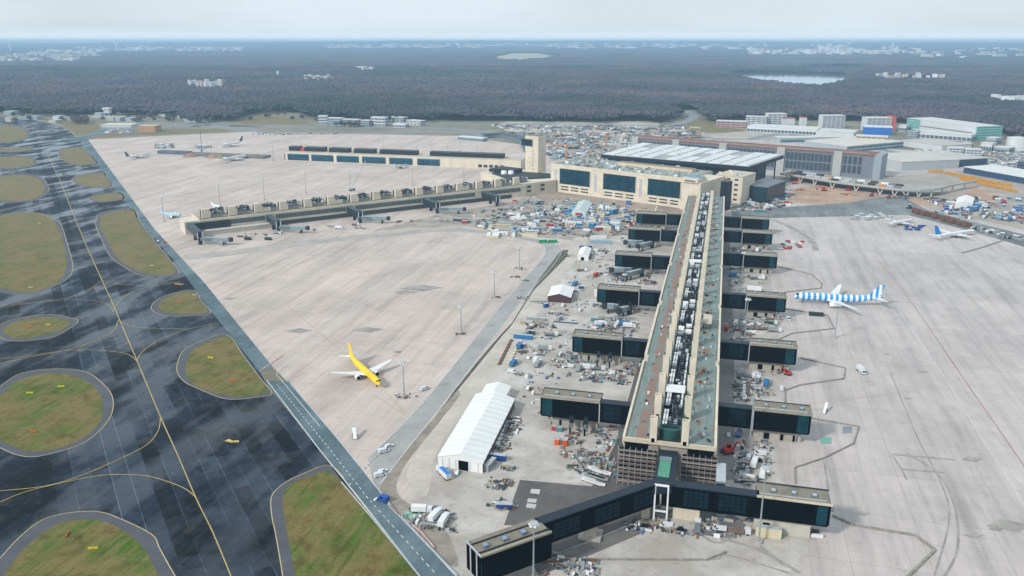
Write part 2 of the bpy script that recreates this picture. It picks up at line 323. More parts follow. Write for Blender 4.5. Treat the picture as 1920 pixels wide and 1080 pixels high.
for c in ([(1470, 640), (1600, 628)], [(1500, 760), (1660, 740)], [(1630, 560), (1560, 556)], [(1560, 676), (1600, 672)]): paint(al, c, .3, .12, CREAM, False)
al.build('stand_lines', kind='structure')
# roads, site areas
road = smooth_loop(GP([(690, 860), (767, 783), (820, 723), (920, 597), (1011, 491), (1022, 472), (1010, 457), (941, 442), (860, 434)]), 3, False)
road2 = smooth_loop(GP([(860, 426), (1003, 448), (1043, 458), (1053, 470), (1033, 503), (982, 560), (860, 720), (760, 847), (705, 925)]), 3, False)
sheet('perimeter_road', road + road2, .08, ROADG)
sheet('perimeter_road', GP([(340, 488), (345, 478), (430, 470), (560, 452), (700, 438), (800, 428), (860, 426), (860, 434), (800, 436), (700, 446), (560, 462), (430, 480)]), .07, mat('a39d96', .2, .05, .9))
DITCH = mat('545548', .35, .12, .95, name='weedy_ditch')
sheet('ditch', GP([(818, 775), (835, 757), (868, 720), (925, 650), (960, 605), (1011, 523), (1052, 470), (1066, 468), (1060, 485), (1000, 545), (958, 612), (900, 672), (850, 735), (832, 762)]), .09, DITCH)
sheet('verge', smooth_loop(GP([(715, 905), (770, 835), (832, 762), (850, 735), (862, 742), (800, 820), (755, 880), (745, 925), (790, 960), (840, 1000), (860, 1060), (830, 1050), (770, 985), (722, 935)]), 3), .075, mat('8d857a', .3, .12, .95))
sheet('sandy_road', smooth_loop(GP([(1075, 448), (1100, 445), (1092, 470), (1000, 600), (945, 690), (905, 735), (840, 815), (815, 865), (800, 930), (770, 910), (765, 880), (800, 825), (862, 742), (958, 612), (1000, 548), (1062, 484)]), 3), .085, SAND)
sheet('site_ground', GP([(700, 432), (830, 400), (960, 378), (1030, 358), (1120, 374), (1290, 398), (1290, 425), (1180, 440), (1100, 470), (1070, 450), (1000, 444), (870, 424)]), .06, mat('9a9188', .34, .06, .95))
sheet('site_ground', GP([(1030, 358), (1290, 392), (1290, 402), (1150, 392), (1050, 376), (985, 366)]), .08, DIRT)
def m_site():
    b = NB('stained_site_paving'); n = b.noise(b.pos, .03, 7, .68); n2 = b.noise(b.pos, .2, 5, .7); n3 = b.noise(b.map(b.pos, (.2, .03, 1)), 1, 5, .7)
    c = b.mix(b.mr(n, .4, .6, 0, 1), lin('a09991'), lin('bcb7b1')); c = b.mix(b.mr(n2, .55, .7, 0, .5), c, lin('7a736c')); c = b.mix(b.mr(n3, .56, .7, 0, .6), c, lin('a8a5a2')); return b.fin(c, .85, 0, .3)
SITE = m_site()
sheet('site_paving', GP([(1100, 448), (1180, 440), (1262, 430), (1165, 905), (1000, 905), (930, 985), (900, 1080), (850, 1080), (770, 990), (815, 870), (905, 737), (1000, 600), (1090, 470)]), .066, SITE)
sheet('site_paving', GP([(1350, 430), (1440, 450), (1445, 520), (1462, 620), (1455, 760), (1450, 880), (1540, 985), (1450, 1120), (1000, 1120), (1240, 960), (1346, 900)]), .062, SITE)
sheet('dark_pad', GP([(975, 900), (1110, 912), (1155, 830), (1190, 705), (1215, 640), (1222, 640), (1190, 780), (1165, 905), (1235, 915), (1240, 955), (1200, 975), (1040, 1040), (1100, 1018), (1010, 1060), (990, 985), (945, 985)]), .07, DARKA)
sheet('dark_pad', GP([(1350, 440), (1368, 440), (1376, 640), (1378, 900), (1346, 900), (1350, 640)]), .07, mat('807d7c', .15, .05, .85))
sheet('dark_pad', GP([(1240, 955), (1370, 960), (1400, 985), (1370, 1010), (1290, 1000), (1240, 985), (1050, 1065), (1010, 1080), (1000, 1060), (1200, 978)]), .08, mat('6b6764', .2, .06, .85))
sheet('earth_works', smooth_loop(GP([(1475, 375), (1500, 350), (1560, 352), (1680, 370), (1790, 372), (1830, 350), (1880, 375), (1790, 385), (1690, 385), (1600, 385), (1530, 382)]), 3), .07, DIRTR)
sheet('earth_works', GP([(1370, 400), (1400, 385), (1480, 340), (1700, 370), (1750, 395), (1920, 430), (2100, 450), (2100, 330), (1820, 318), (1690, 330), (1480, 325), (1370, 350)]), .055, mat('9c948a', .22, .03, .92))
sheet('taxi_lane', GP([(1372, 396), (1480, 388), (1590, 380), (1650, 370), (1690, 368), (1740, 395), (1920, 440), (2050, 470), (2050, 492), (1920, 463), (1860, 445), (1750, 415), (1700, 403), (1480, 408), (1372, 412)]), .09, m_asphalt('lane_asphalt', '636869', '808586', .5, .8, False))
sheet('yard', GP([(930, 236), (985, 262), (1130, 268), (1200, 258), (1480, 262), (1480, 250), (1300, 238), (1245, 240), (1230, 228), (950, 228)]), .03, mat('a39b92', .25, .01, .95))
sheet('yard', GP([(1040, 265), (1030, 300), (1190, 290), (1200, 262), (1130, 262)]), .065, mat('a79c90', .25, .01, .95))
for pl, w in (([(300, 236), (420, 238), (520, 250), (700, 250), (860, 247), (985, 262)], 22), ([(330, 240), (410, 232), (450, 222), (510, 205), (530, 201)], 14), ([(430, 236), (600, 240), (800, 240), (930, 250), (1010, 268)], 18), ([(190, 243), (280, 229), (420, 236), (560, 236)], 16),
              ([(1240, 246), (1262, 236), (1292, 225), (1303, 216), (1290, 210), (1262, 207)], 24), ([(1400, 262), (1500, 250), (1700, 290), (1920, 320)], 20), ([(560, 236), (800, 233), (930, 232), (1240, 236)], 14)):
    mb = MB(); strip_into(mb, smooth_loop(GP(pl), 4, False), w, .1, mat('7d8388', .1, .02, .85)); mb.build('road', kind='structure')
sheet('grass', GP([(1270, 240), (1300, 222), (1340, 232), (1400, 246), (1340, 250)]), .08, GRASS, kind='stuff')
sheet('grass', GP([(430, 228), (470, 214), (560, 224), (590, 234), (470, 233)]), .08, GRASS, kind='stuff')
# tar traces and patches on the right apron
tr = MB()
for ti, (c, w) in enumerate((([(1450, 412), (1490, 430), (1522, 452), (1530, 470)], 6), ([(1500, 672), (1585, 691)], .8), ([(1700, 850), (1760, 890), (1790, 950), (1795, 1030), (1765, 1090)], 1.0), ([(1670, 700), (1720, 820), (1762, 900), (1780, 970), (1752, 1080)], .7), ([(1672, 852), (1790, 862)], 1.4), ([(1690, 880), (1770, 886)], 1.4),
             ([(1670, 850), (1690, 880), (1700, 900)], .8), ([(1545, 860), (1552, 910), (1562, 960)], 1.2), ([(1350, 1010), (1420, 1030), (1500, 1075)], 1.6), ([(1310, 1000), (1350, 1018), (1410, 985)], 1.2), ([(1100, 1048), (1330, 1050), (1360, 1040), (1480, 1075)], .9), ([(1425, 1025), (1470, 1060)], 1.6))):
    paint(tr, c, w, .10 + .006 * ti, TAR)
for qi, (px, py, s) in enumerate(((1733, 697, 3), (1702, 747, 2.5), (1822, 861, 5), (1890, 985, 9), (1825, 1003, 4), (1868, 992, 3), (1617, 963, 3), (1663, 664, 2), (790, 540, 16), (760, 548, 9), (690, 618, 10), (560, 620, 9), (430, 560, 5), (745, 660, 3))):
    x, y = P(px, py); tr.add([(x - s, y - s * .35, .2 + .003 * qi), (x + s * .3, y - s * .5, .2 + .003 * qi), (x + s, y + s * .3, .2 + .003 * qi), (x - s * .2, y + s * .5, .2 + .003 * qi)], [(0, 1, 2, 3)], TAR)
tr.build('tar_traces', kind='structure')
for pl in ([(1570, 560), (1600, 520), (1700, 575), (1640, 612)], [(1560, 800), (1600, 790), (1602, 806), (1565, 815)], [(1840, 640), (1920, 700), (1920, 620), (1850, 600)]): pass
for pl, m_ in (([(1538, 820), (1559, 820), (1559, 832), (1538, 832)], mat('6fa192', .15, .2)), ([(756, 960), (785, 954), (792, 970), (760, 975)], mat('83a996', .15, .2)), ([(1580, 800), (1597, 800), (1597, 812), (1580, 813)], mat('7c848b', .15, .2)), ([(996, 917), (1013, 918), (1011, 927), (994, 925)], PALE), ([(990, 935), (1007, 936), (1005, 943), (988, 942)], PALE), ([(988, 944), (1006, 946), (1003, 954), (986, 952)], PALE)):
    sheet('pavement_patch', GP(pl), .12, m_)
# ------------------------------------------------------------------ terminal
BEIGE = mat('cdc3b0', .11, .1, .8, name='beige_cladding'); BEIGED = mat('bdb29e', .1, .1, .8, name='beige_roof_edge')
BLK = mat('010205', .3, .2, .6, 0, 0, name='black_glass_and_shade'); TEAL = mat('07323c', .5, .3, .4, 0, .12, name='teal_glass'); NAVY = mat('0f2130', .25, .3, .5, name='dark_blue_metal')
TEALD = mat('061f28', .5, .3, .5, 0, .06, name='dim_teal_glass')
BLUEG = mat('0c3545', .6, .15, .35, 0, .15, name='blue_green_glass')
WHITE = mat('d9dadb', .06, .3, .6, name='white_sheet'); LGREY = mat('a9aeb2', .12, .4, .6, name='light_grey_metal'); MGREY = mat('6d7378', .15, .4, .6, name='grey_metal'); DGREY = mat('2a2f35', .2, .4, .6, name='dark_metal')
CRETE = mat('a8a39c', .12, .2, .85, name='raw_concrete'); BROOF = mat('7f796c', .14, .3, .85, name='gravel_roof'); BRICK = mat('8a4a38', .2, .3, .85, name='rust_red')
ORANGE = mat('c8551c', .1, .3, .6, name='orange'); GREENM = mat('1c4a44', .2, .3, .5, name='dark_green_metal'); TIMBER = mat('74645a', .25, .5, .9, name='timber')
def m_roof_j():
    b = NB('green_grey_roof_membrane'); x, y, z = b.sep(b.pos)
    n = b.noise(b.map(b.pos, (.5, .05, 1)), 1, 5, .65); n2 = b.noise(b.pos, .12, 5, .65)
    c = b.mix(b.mr(n, .4, .62, 0, 1), lin('667b75'), lin('7c8884')); c = b.mix(b.mr(n2, .52, .66, 0, .8), c, lin('7d7068'))
    strip = b.math('MULTIPLY', b.math('GREATER_THAN', x, -28.5), b.math('LESS_THAN', x, -24.0)); c = b.mix(b.math('MULTIPLY', strip, b.mr(n2, .35, .5, .3, .95)), c, lin('866a5b'))
    s2 = b.math('MULTIPLY', b.math('GREATER_THAN', x, -23), b.math('LESS_THAN', x, -18)); c = b.mix(b.math('MULTIPLY', s2, b.mr(n, .4, .6, .1, .6)), c, lin('756c69'))
    fr = b.math('FRACT', b.math('DIVIDE', y, 6.2)); c = b.mix(b.math('MULTIPLY', b.math('LESS_THAN', fr, .05), .35), c, lin('5d6b67'))
    return b.fin(c, .6)
ROOFJ = m_roof_j()
rnd = random.Random(7)
ZJ = 21.0
pj = thing('terminal_pier', 'long beige pier with green grey roof and plant deck running away from the foreground', 'terminal pier', (-13.5, 340, 0))
def PJ(mb, name, smooth=False, **t):     # geometry given in airfield coordinates, stored relative to the pier's base
    mb.v = [(x + 13.5, y - 340, z) for x, y, z in mb.v]; return mb.build(name, pj, smooth, **t)
m = MB(); m.box(-33.7, 342, 0, 6.8, 955, ZJ - .2, mat('948c80', .12, .2, .8)); 
for k in range(4): m.box(-33.9, 341.9, 3.4 + k * 4.6, -33.2, 955, 4.4 + k * 4.6, BEIGE); m.box(6.4, 341.9, 3.4 + k * 4.6, 7.0, 955, 4.4 + k * 4.6, BEIGE)
PJ(m, 'wall')
m = MB(); m.box(-32.4, 342.3, ZJ - .2, 5.8, 955, ZJ + .1, ROOFJ); PJ(m, 'roof')
m = MB()
for i in range(6):
    y0 = 342 + i * 104; y1 = min(y0 + 104, 955)
    m.box(-34.3, y0, ZJ - 3, -33.2 + (.3 if i % 2 else 0), y1 - 10 if y1 < 955 else y1, ZJ + 1.0, BEIGE)
    m.box(6.2, y0, ZJ - 3, 7.4, y1 - 8 if y1 < 955 else y1, ZJ + 1.0, BEIGE); m.box(-34.0, y1 - 10, ZJ - 3, -31.7, y1, ZJ + .5, BEIGED); m.box(5.4, y1 - 8, ZJ - 3, 7.0, y1, ZJ + .6, BEIGED)
PJ(m, 'parapet'); 
m = MB(); m.box(-34.3, 340.9, ZJ - 1.4, 7.4, 342.2, ZJ + .5, BEIGED); PJ(m, 'parapet')
m = MB()
for y0 in range(342, 950, 25): m.box(-18.6, y0, ZJ + .1, -8.4, y0 + 25, ZJ + .5, DGREY)
PJ(m, 'plant_deck')
ys = [342 + 25.4 * k for k in range(24)]
for k, y0 in enumerate(ys):
    for xs in (-20.6, -6.6):
        m = MB(); w = 1.6; h = 11.6
        m.box(xs - w, y0 - 1.4, ZJ, xs - w + .45, y0 + 1.8, ZJ + h, BEIGE); m.box(xs + w - .45, y0 - 1.4, ZJ, xs + w, y0 + 1.8, ZJ + h, BEIGE)
        m.box(xs - w + .45, y0 - 1.4, ZJ, xs + w - .45, y0 - .8, ZJ + h, BEIGE); m.box(xs - w + .45, y0 + 1.2, ZJ, xs + w - .45, y0 + 1.8, ZJ + h, BEIGE)
        m.box(xs - w + .45, y0 - .8, ZJ, xs + w - .45, y0 + 1.2, ZJ + h - 1.2, DGREY)
        m.box(xs - .75, y0 - 1.52, ZJ, xs + .75, y0 - 1.4, ZJ + 1.9, BLK)
        m.box(xs - 1.1, y0 + 1.8, ZJ, xs + 1.1, y0 + 13, ZJ + 2.4, mat('b9a793', .15, .4, .8)); m.box(xs - 1.3, y0 + 2, ZJ + 2.4, xs + 1.0, y0 + 4.2, ZJ + 3.1, BRICK if rnd.random() < .4 else LGREY)
        m.box(xs + 1.8, y0 + 3, ZJ, xs + 2.6, y0 + 6 + rnd.random() * 4, ZJ + 1.4, LGREY)
        PJ(m, 'vent_shaft')
for k in range(24):
    y0 = 344 + 25.4 * k; m = MB(); big = k % 3
    for xs in (-18.2, -13.5, -8.8):
        m.box(xs - .15, y0, ZJ + .5, xs + .15, y0 + 25, ZJ + 4.2, GREENM if xs != -13.5 else DGREY) if xs != -13.5 else m.box(xs - .15, y0, ZJ + 3.9, xs + .15, y0 + 25, ZJ + 4.2, DGREY)
    for q in range(9): m.box(-18.3, y0 + q * 2.8, ZJ + 3.6, -8.7, y0 + q * 2.8 + .22, ZJ + 3.95, DGREY)
    for q in range(60):
        x = rnd.uniform(-18.3, -9.8); y = y0 + rnd.uniform(0, 22); sx = rnd.choice((.4, 1.1, 1.6)); sy = rnd.choice((.5, 1.4, 4.4))
        m.box(x, y, ZJ + .5, x + sx, y + sy, ZJ + rnd.uniform(1.2, 4.6), rnd.choice((LGREY, MGREY, MGREY, NAVY, DGREY, DGREY, BLK, WHITE)))
    if k % 2 == 0 or k < 5:
        for q in range(8):
            for xs in (-17.4, -16.2) + ((-10.4,) if k % 4 else ()): m.box(xs, y0 + 2 + q * 2.7, ZJ + 3.2, xs + .85, y0 + 2 + q * 2.7 + 1.6, ZJ + 4.9, WHITE if q % 3 else LGREY)
    else:
        for q in range(4): m.box(-17.6 + (q % 2) * 4.4, y0 + 3 + q * 5, ZJ + 2.6, -14.2 + (q % 2) * 4.4, y0 + 6.6 + q * 5, ZJ + 5.0, rnd.choice((WHITE, LGREY)))
    PJ(m, 'roof_plant')
m = MB()
a = [(-18.3 + 9.6 * t, 342.9 - 2.6 * math.sin(math.pi * t) + 3) for t in [i / 12 for i in range(13)]]
m.prism([(x, y) for x, y in a] + [(-8.7, 350), (-18.3, 350)], ZJ, ZJ + 5.0, GREENM); m.box(-17.4, 347, ZJ + 5, -9.6, 349, ZJ + 5.5, TEAL); PJ(m, 'rounded_end_cap')
for y0, y1 in ((386, 395), (640, 648)):
    m = MB(); m.box(-18.4, y0, ZJ + 5.2, -9.0, y1, ZJ + 5.6, WHITE); PJ(m, 'white_cover', label='white tarpaulin sheet laid over the plant deck')
m = MB(); m.box(-3.5, 498, ZJ + 4, 1.8, 512, ZJ + 5.6, BEIGED); m.box(-3.2, 512, ZJ, 1.6, 514, ZJ + 5, BEIGE); m.box(-3.2, 500, ZJ, -2.6, 500.6, ZJ + 4, DGREY); m.box(1.0, 500, ZJ, 1.5, 500.6, ZJ + 4, DGREY); PJ(m, 'stair_head')
m = MB()      # workers' stuff lying on the roof
for q in range(200):
    y = 345 + 600 * rnd.random() ** 1.3; x = rnd.choice((rnd.uniform(-30.5, -23), rnd.uniform(-3.5, 4.5))); s = rnd.uniform(.25, 1.2)
    m.box(x, y, ZJ + .1, x + s, y + s * rnd.uniform(.6, 2.2), ZJ + .1 + rnd.uniform(.2, 1.1), rnd.choice((WHITE, LGREY, MGREY, MGREY, TIMBER, GREENM, DGREY, DGREY)))
for q in range(110):
    y = 350 + 590 * rnd.random(); x = rnd.choice((rnd.uniform(-24, -22), rnd.uniform(-4.4, -1)))
    m.box(x, y, ZJ + .1, x + rnd.uniform(1.5, 4), y + rnd.uniform(2, 6), ZJ + .2, rnd.choice((mat('8d6350', .25, .5, .9), mat('7a6a60', .25, .5, .9), TIMBER)))
PJ(m, 'roof_materials', kind='stuff')
# near end: open storeys
m = MB()
for k in range(5): m.box(-33.6, 341.2, 3.0 + k * 4.2, 6.8, 342, 3.5 + k * 4.2, mat('8f877b', .2, .4, .85))
m.box(-22.4, 340.95, 0, -18, 342, ZJ - 2.2, mat('8f877b', .2, .4, .85)); m.box(-9, 340.95, 0, -5.2, 342, ZJ - 2.2, mat('8f877b', .2, .4, .85)); PJ(m, 'end_wall')
for x0, x1 in ((-33, -22.6), (-5, 6)):
    for k in range(4):
        m = MB(); m.box(x0, 340.97, 3.8 + k * 4.2, x1, 341.1, 6.9 + k * 4.2, BLK); PJ(m, 'window')
for nm, x0, x1, side in (('scaffold', -35.5, -18.5, 'left'), ('scaffold', -7.5, 8.0, 'right')):
    t = thing('scaffold', 'scaffold with timber decks across the %s half of the pier\'s near end' % side, 'scaffold', (x0, 336, 0)); L = x1 - x0
    for k in range(8):
        m = MB(); m.box(0, 0, 2.0 + k * 2.15, L, 1.1 + (k % 3) * .8, 2.14 + k * 2.15, TIMBER if k % 3 else mat('a08f86', .2, .5, .9)); m.build('deck_board', t)
    m = MB()
    for i in range(int(L / 2.6) + 1):
        for y in (0, 1.0): m.box(i * 2.6, y, 0, i * 2.6 + .12, y + .12, 19.2, LGREY)
    for k in range(8): m.box(0, 0, 3.0 + k * 2.15, L, .08, 3.09 + k * 2.15, LGREY)
    m.build('pole_frame', t)
    m = MB(); [m.box(.4 + q * L / 4, 4.4, 1 + k * 4.2, .2 + (q + 1) * L / 4 - .4, 4.6, 4.2 + k * 4.2, BLK) for q in range(4) for k in range(4)]; m.build('gap_shade', t)  # black panels added as the shade in the gaps between the decks
m = MB(); t = thing('stair_tower', 'grey glazed stair tower at the right corner of the pier\'s near end', 'stair tower', (10, 333, 0)); m.box(-2, -10, 0, 1.6, 6, 15, mat('6f8486', .25, .4, .5)); m.build('wall', t)
m = MB(); m.box(-2.2, -10.2, 15, 1.8, 6.2, 15.4, LGREY); m.build('roof', t)
m = MB()
for k in range(6): m.box(-2.05, -10.07, 1 + k * 2.4, 1.65, -10.0, 2.2 + k * 2.4, NAVY)
m.build('window_band', t)

def annex(side, y0, label, first):
    s = 1 if side > 0 else -1; xa = 7.5 if s > 0 else -34.4; xb = 25.0 if s > 0 else -51.0; xc = 52.6 if s > 0 else -82.0
    t = thing('gate_annex', label, 'gate annex', (xa, y0, 0), 0, 'black glazed gate annexes along the pier')
    def B(mb, name, par=t, **k): mb.v = [(x - xa, y - y0, z) for x, y, z in mb.v]; return mb.build(name, par, **k)
    def bx(mb, a, ya, za, b, yb, zb, mt): mb.box(min(a, b), ya, za, max(a, b), yb, zb, mt)
    m = MB(); bx(m, xa, y0, 6, xb, y0 + 4.2, 16.6, BLK); o1 = B(m, 'connector')
    m = MB(); bx(m, xa, y0 - .4, 16.6, xb - s * .5, y0 + 4.6, 17.1, NAVY); B(m, 'connector_roof')
    m = MB(); c = 1.2
    poly = [(xb, y0), (xc - s * c, y0), (xc, y0 + c), (xc, y0 + 9.4), (xc - s * c, y0 + 10.4), (xb, y0 + 10.4)]
    m.prism(poly, 6, 16.6, BLK); B(m, 'glazed_box')
    m = MB(); e = 5.2; x0_, x1_ = xc - s * c, xc - s * (e + c)
    bx(m, x1_, y0 - .12, 6.6, x0_, y0, 16.2, TEAL); bx(m, xc, y0 + 1.6, 6.6, xc + s * .12, y0 + 9, 16.2, TEAL); B(m, 'corner_glazing')
    m = MB(); w = 9; xm = xa + s * 10
    for i in range(3):
        for k in range(3): bx(m, xm - 4.4 + i * 3, y0 - .1, 7.6 + k * 2.8, xm - 1.7 + i * 3, y0, 10.1 + k * 2.8, TEALD)
    B(m, 'window')
    m = MB(); bx(m, xb, y0 - .25, 16.6, xc, y0 + 10.7, 17.2, BROOF)
    for yy in (y0 - .35, y0 + 10.3): bx(m, xb - s * .2, yy, 16.4, xc + s * .2, yy + .5, 17.6, mat('8f887a', .15, .3, .8) if yy < y0 else DGREY)
    bx(m, xc - s * .2, y0, 16.4, xc + s * .35, y0 + 10.3, 17.6, mat('8f887a', .15, .3, .8)); bx(m, xb, y0 + 1.8, 17.2, xc - s * 2, y0 + 2.3, 17.5, LGREY); B(m, 'roof')
    for i in range(3):
        m = MB(); q = xb + s * (5 + i * 8.6); bx(m, q, y0 + 4, 17.2, q + s * 1.9, y0 + 6, 18.0, MGREY); sk = B(m, 'skylight'); m = MB(); bx(m, q + s * .25, y0 + 4.25, 18.0, q + s * 1.65, y0 + 5.75, 18.15, mat('9db4bd', .1, .5, .3)); B(m, 'pane', sk)
    m = MB(); bx(m, xb - s * .25, y0 - .3, 5.5, xb + s * .25, y0 - .05, 17.3, LGREY); B(m, 'joint_cover')
    m = MB(); bx(m, xb + s * 1, y0 + 2.6, 0, xc - s * 6, y0 + 9, 6, mat('a39e92', .15, .3, .8)); bx(m, xc - s * 5, y0 + 3, 0, xc - s * 3.6, y0 + 4, 6, CRETE); B(m, 'base_wall')  # wall grey includes the shade beneath the glazed box
    for q in ((6, 2.8), (14, 1.6), (20, 1.2)):
        m = MB(); a = xb + s * q[0]; bx(m, a, y0 + 2.5, .3, a + s * q[1], y0 + 2.6, 3.6, BLK); B(m, 'gate')
    return t
names = ['nearest', 'second nearest', 'third nearest', 'third farthest', 'second farthest', 'farthest']
for i, (yr, yl_) in enumerate(zip((396, 490, 592, 712, 799, 864), (385, 479, 583, 686, 787, 862))):
    annex(1, yr, 'black gate annex on the pier\'s right side, %s of six' % names[i], i == 0)
    annex(-1, yl_, 'black gate annex on the pier\'s left side, %s of six' % names[i], i == 0)

# passenger bridges below the left annexes
def jet_bridge(x, y, ang, L, label, zz=5.2, fixed=True):
    t = thing('jet_bridge', label, 'jet bridge', (x, y, 0), ang, 'jet bridges hanging from the terminal piers')
    m = MB(); m.box(0, -1.5, zz - 1.5, L * .5, 1.5, zz + 1.6, mat('5f7178', .2, .4, .5)); m.build('tunnel', t)
    m = MB(); m.box(L * .45, -1.8, zz - 1.8, L, 1.8, zz + 1.9, mat('7f9097', .2, .4, .5)); m.build('tunnel', t)
    m = MB(); m.box(0.5, -1.1, zz + 1.6, L * .45, 1.1, zz + 1.7, LGREY); m.box(L * .46, -1.3, zz + 1.9, L - .5, 1.3, zz + 2.05, LGREY); m.build('tunnel_roof', t)
    m = MB(); m.cyl(L + 1.2, 0, zz - 1.8, zz + 2.0, 2.4, DGREY, n=12); m.build('cab', t)
    m = MB(); m.box(L * .8, -2.6, 0, L * .8 + 1.2, -1.9, zz - 1.8, DGREY); m.box(L * .8, 1.9, 0, L * .8 + 1.2, 2.6, zz - 1.8, DGREY); m.box(L * .8 - .2, -2.6, zz - 2.4, L * .8 + 1.4, 2.6, zz - 1.9, DGREY); m.build('leg', t)
    m = MB(); m.cyl(0, 0, 0, zz + 2.2, 1.9, NAVY, n=10); m.build('rotunda', t)
for (x, y, a, L, w) in ((-62, 573, 215, 22, 'left'), (-54, 571, 250, 26, 'right')): pass
k = 0
for i, (yl_, xs) in enumerate(((583, (-64, -57)), (686, (-66, -58)), (787, (-66, -58)))):
    for j, x in enumerate(xs):
        jet_bridge(x, yl_ - 3.5 - j, R((200, 235)[j] if i else (190, 232)[j]), (17, 20)[j] if i else (10, 10)[j], 'grey jet bridge below the %s left annex, %s one' % (names[i + 2], ('left', 'right')[j]))
for i, yl_ in enumerate((385, 479, 583)):
    for j, x in enumerate((-65, -57.5)):
        t = thing('bridge_mount', 'black steel bridge mount under the %s left annex, %s one' % (names[i], ('left', 'right')[j]), 'bridge mount', (x, yl_ - 2, 0), 0, 'bridge mounts under the left annexes')
        m = MB(); m.box(-1.1, 0, 4.6, 1.1, 2, 8.2, NAVY); m.build('frame', t); m = MB(); m.cyl(0, -3.5, 0, 4.6, .45, BLK); m.build('leg', t); m = MB(); m.box(-.9, -4, 4.2, .9, 0, 4.7, MGREY); m.build('platform', t)

# ------------------------------------------------------------------ crossing bridge at the near end
zt, zb = 17.0, 7.0
cb = thing('crossing_bridge', 'black glazed bridge building with an angled left arm crossing the foreground', 'bridge building', (-13, 315, 0))
def CB(mb, name, par=cb, **k): mb.v = [(x + 13, y - 315, z) for x, y, z in mb.v]; return mb.build(name, par, **k)
LF, LN = P(1224, 899, zt), P(1233, 903, zt)
ofl, onl, onr, ofr, notch = P(874.5, 1016.5, zt), P(902, 1046, zt), P(1035, 999, zt), P(1004, 971, zt), P(1022, 984, zt)
n1, n0 = P(1018, 982, zt), P(1238, 906, zt); f1, f0 = P(1000, 973, zt), P(1226, 898, zt)
m = MB(); m.prism([n1, n0, f0, f1], zb, zt - .3, BLK); CB(m, 'left_arm')
m = MB(); m.prism([n1, n0, f0, f1], zt - .3, zt + .2, NAVY); CB(m, 'roof')
m = MB(); m.prism([onl, onr, ofr, ofl], zb - 1, zt - .3, BLK); CB(m, 'left_end_box')
m = MB(); m.prism([onl, onr, ofr, ofl], zt - .3, zt + .2, BROOF); dv = (Vector(onr) - Vector(onl)).normalized(); nv = Vector((-dv.y, dv.x))
for off in (.3, 2.2, 8.2):
    p, q = Vector(onl) + nv * off, Vector(onr) + nv * off; m.beam((*p, zt + .5), (*q, zt + .5), .35, BEIGED if off < 1 else DGREY, .6)
m.beam((*onl, zt + .4), (*ofl, zt + .4), .5, LGREY, .6); CB(m, 'roof')
for i in range(3):
    p = Vector(onl) + dv * (4.5 + i * 8.2) + nv * 5.0; m = MB(); m.box(p.x - 1.2, p.y - 1.2, zt + .2, p.x + 1.2, p.y + 1.2, zt + 1.1, MGREY, math.atan2(dv.y, dv.x)); sk = CB(m, 'skylight')
    m = MB(); m.box(p.x - .8, p.y - .8, zt + 1.1, p.x + .8, p.y + .8, zt + 1.25, mat('7f9bb8', .1, .5, .3), math.atan2(dv.y, dv.x)); CB(m, 'pane', sk)
A, Bv = Vector(n1), Vector(n0)
def panel(a, b, t0, t1, z0, z1, mt, off=.12, rows=3, cols=4, name='window'):
    d = (b - a).normalized(); q = Vector((d.y, -d.x)); Lw = (b - a).length; m = MB(); w = (t1 - t0) * Lw / cols; h = (z1 - z0) / rows
    for i in range(cols):
        for k in range(rows):
            p0 = a + d * (t0 * Lw + i * w + .15) + q * off; p1 = a + d * (t0 * Lw + (i + 1) * w - .15) + q * off; za, zb_ = z0 + k * h + .12, z0 + (k + 1) * h - .12
            m.add([(*p0, za), (*p1, za), (*p1, zb_), (*p0, zb_)], [(0, 1, 2, 3)], mt)
    return m
for t0, t1 in ((.08, .3), (.42, .64), (.76, .95)): CB(panel(A, Bv, t0, t1, zb + 1.4, zt - 1.6, TEALD, rows=4), 'window')
CB(panel(Vector(onl), Vector(onr), -.0, .0, 8, 15, TEAL, rows=1, cols=1), 'window')
m = MB(); e0, e1 = Vector(ofl), Vector(onl); d_ = (e1 - e0).normalized(); q_ = Vector((d_.y, -d_.x)); q_ = -q_ if q_.x > 0 else q_
for a_, b_ in ((.3, .38), (.72, .8)): m.beam((*(e0 + (e1 - e0) * a_ + q_ * .1), zb - .8), (*(e0 + (e1 - e0) * a_ + q_ * .1), zt), .5, LGREY)
CB(m, 'end_frame')
m = MB(); m.prism([(-14, 311.5), (25, 311.5), (25, 315.8), (-14, 315.8)], zb, zt - .3, BLK); CB(m, 'right_arm')
m = MB(); m.box(-14, 311.2, zt - .3, 25, 316.2, zt + .2, NAVY); CB(m, 'roof')
m = MB(); m.prism([(24, 311.5), (51.5, 311.5), (52.8, 312.8), (52.8, 321.5), (51.5, 322.5), (24, 322.5)], zb, zt - .3, BLK); CB(m, 'right_end_box')
m = MB(); m.box(24, 311.2, zt - .3, 52.9, 322.8, zt + .2, BROOF); m.box(24, 311.0, zt - .2, 53.1, 311.6, zt + .7, BEIGED); m.box(24, 322.4, zt - .2, 53.1, 322.9, zt + .7, DGREY); m.box(52.6, 311.6, zt, 53.1, 322.4, zt + .7, LGREY); m.box(25, 313.6, zt + .2, 51, 314, zt + .5, LGREY); CB(m, 'roof')
for q in (29.5, 37.5, 45.5):
    m = MB(); m.box(q, 315.6, zt + .2, q + 2.2, 317.8, zt + 1, MGREY); sk = CB(m, 'skylight'); m = MB(); m.box(q + .3, 315.9, zt + 1, q + 1.9, 317.5, zt + 1.15, mat('9db4bd', .1, .5, .3)); CB(m, 'pane', sk)
for x0, x1 in ((-5.2, 5.2), (9, 20.5)): CB(panel(Vector((x0, 311.5)), Vector((x1, 311.5)), 0, 1, zb + 1.2, zt - 1.2, TEALD, rows=4, cols=5), 'window')
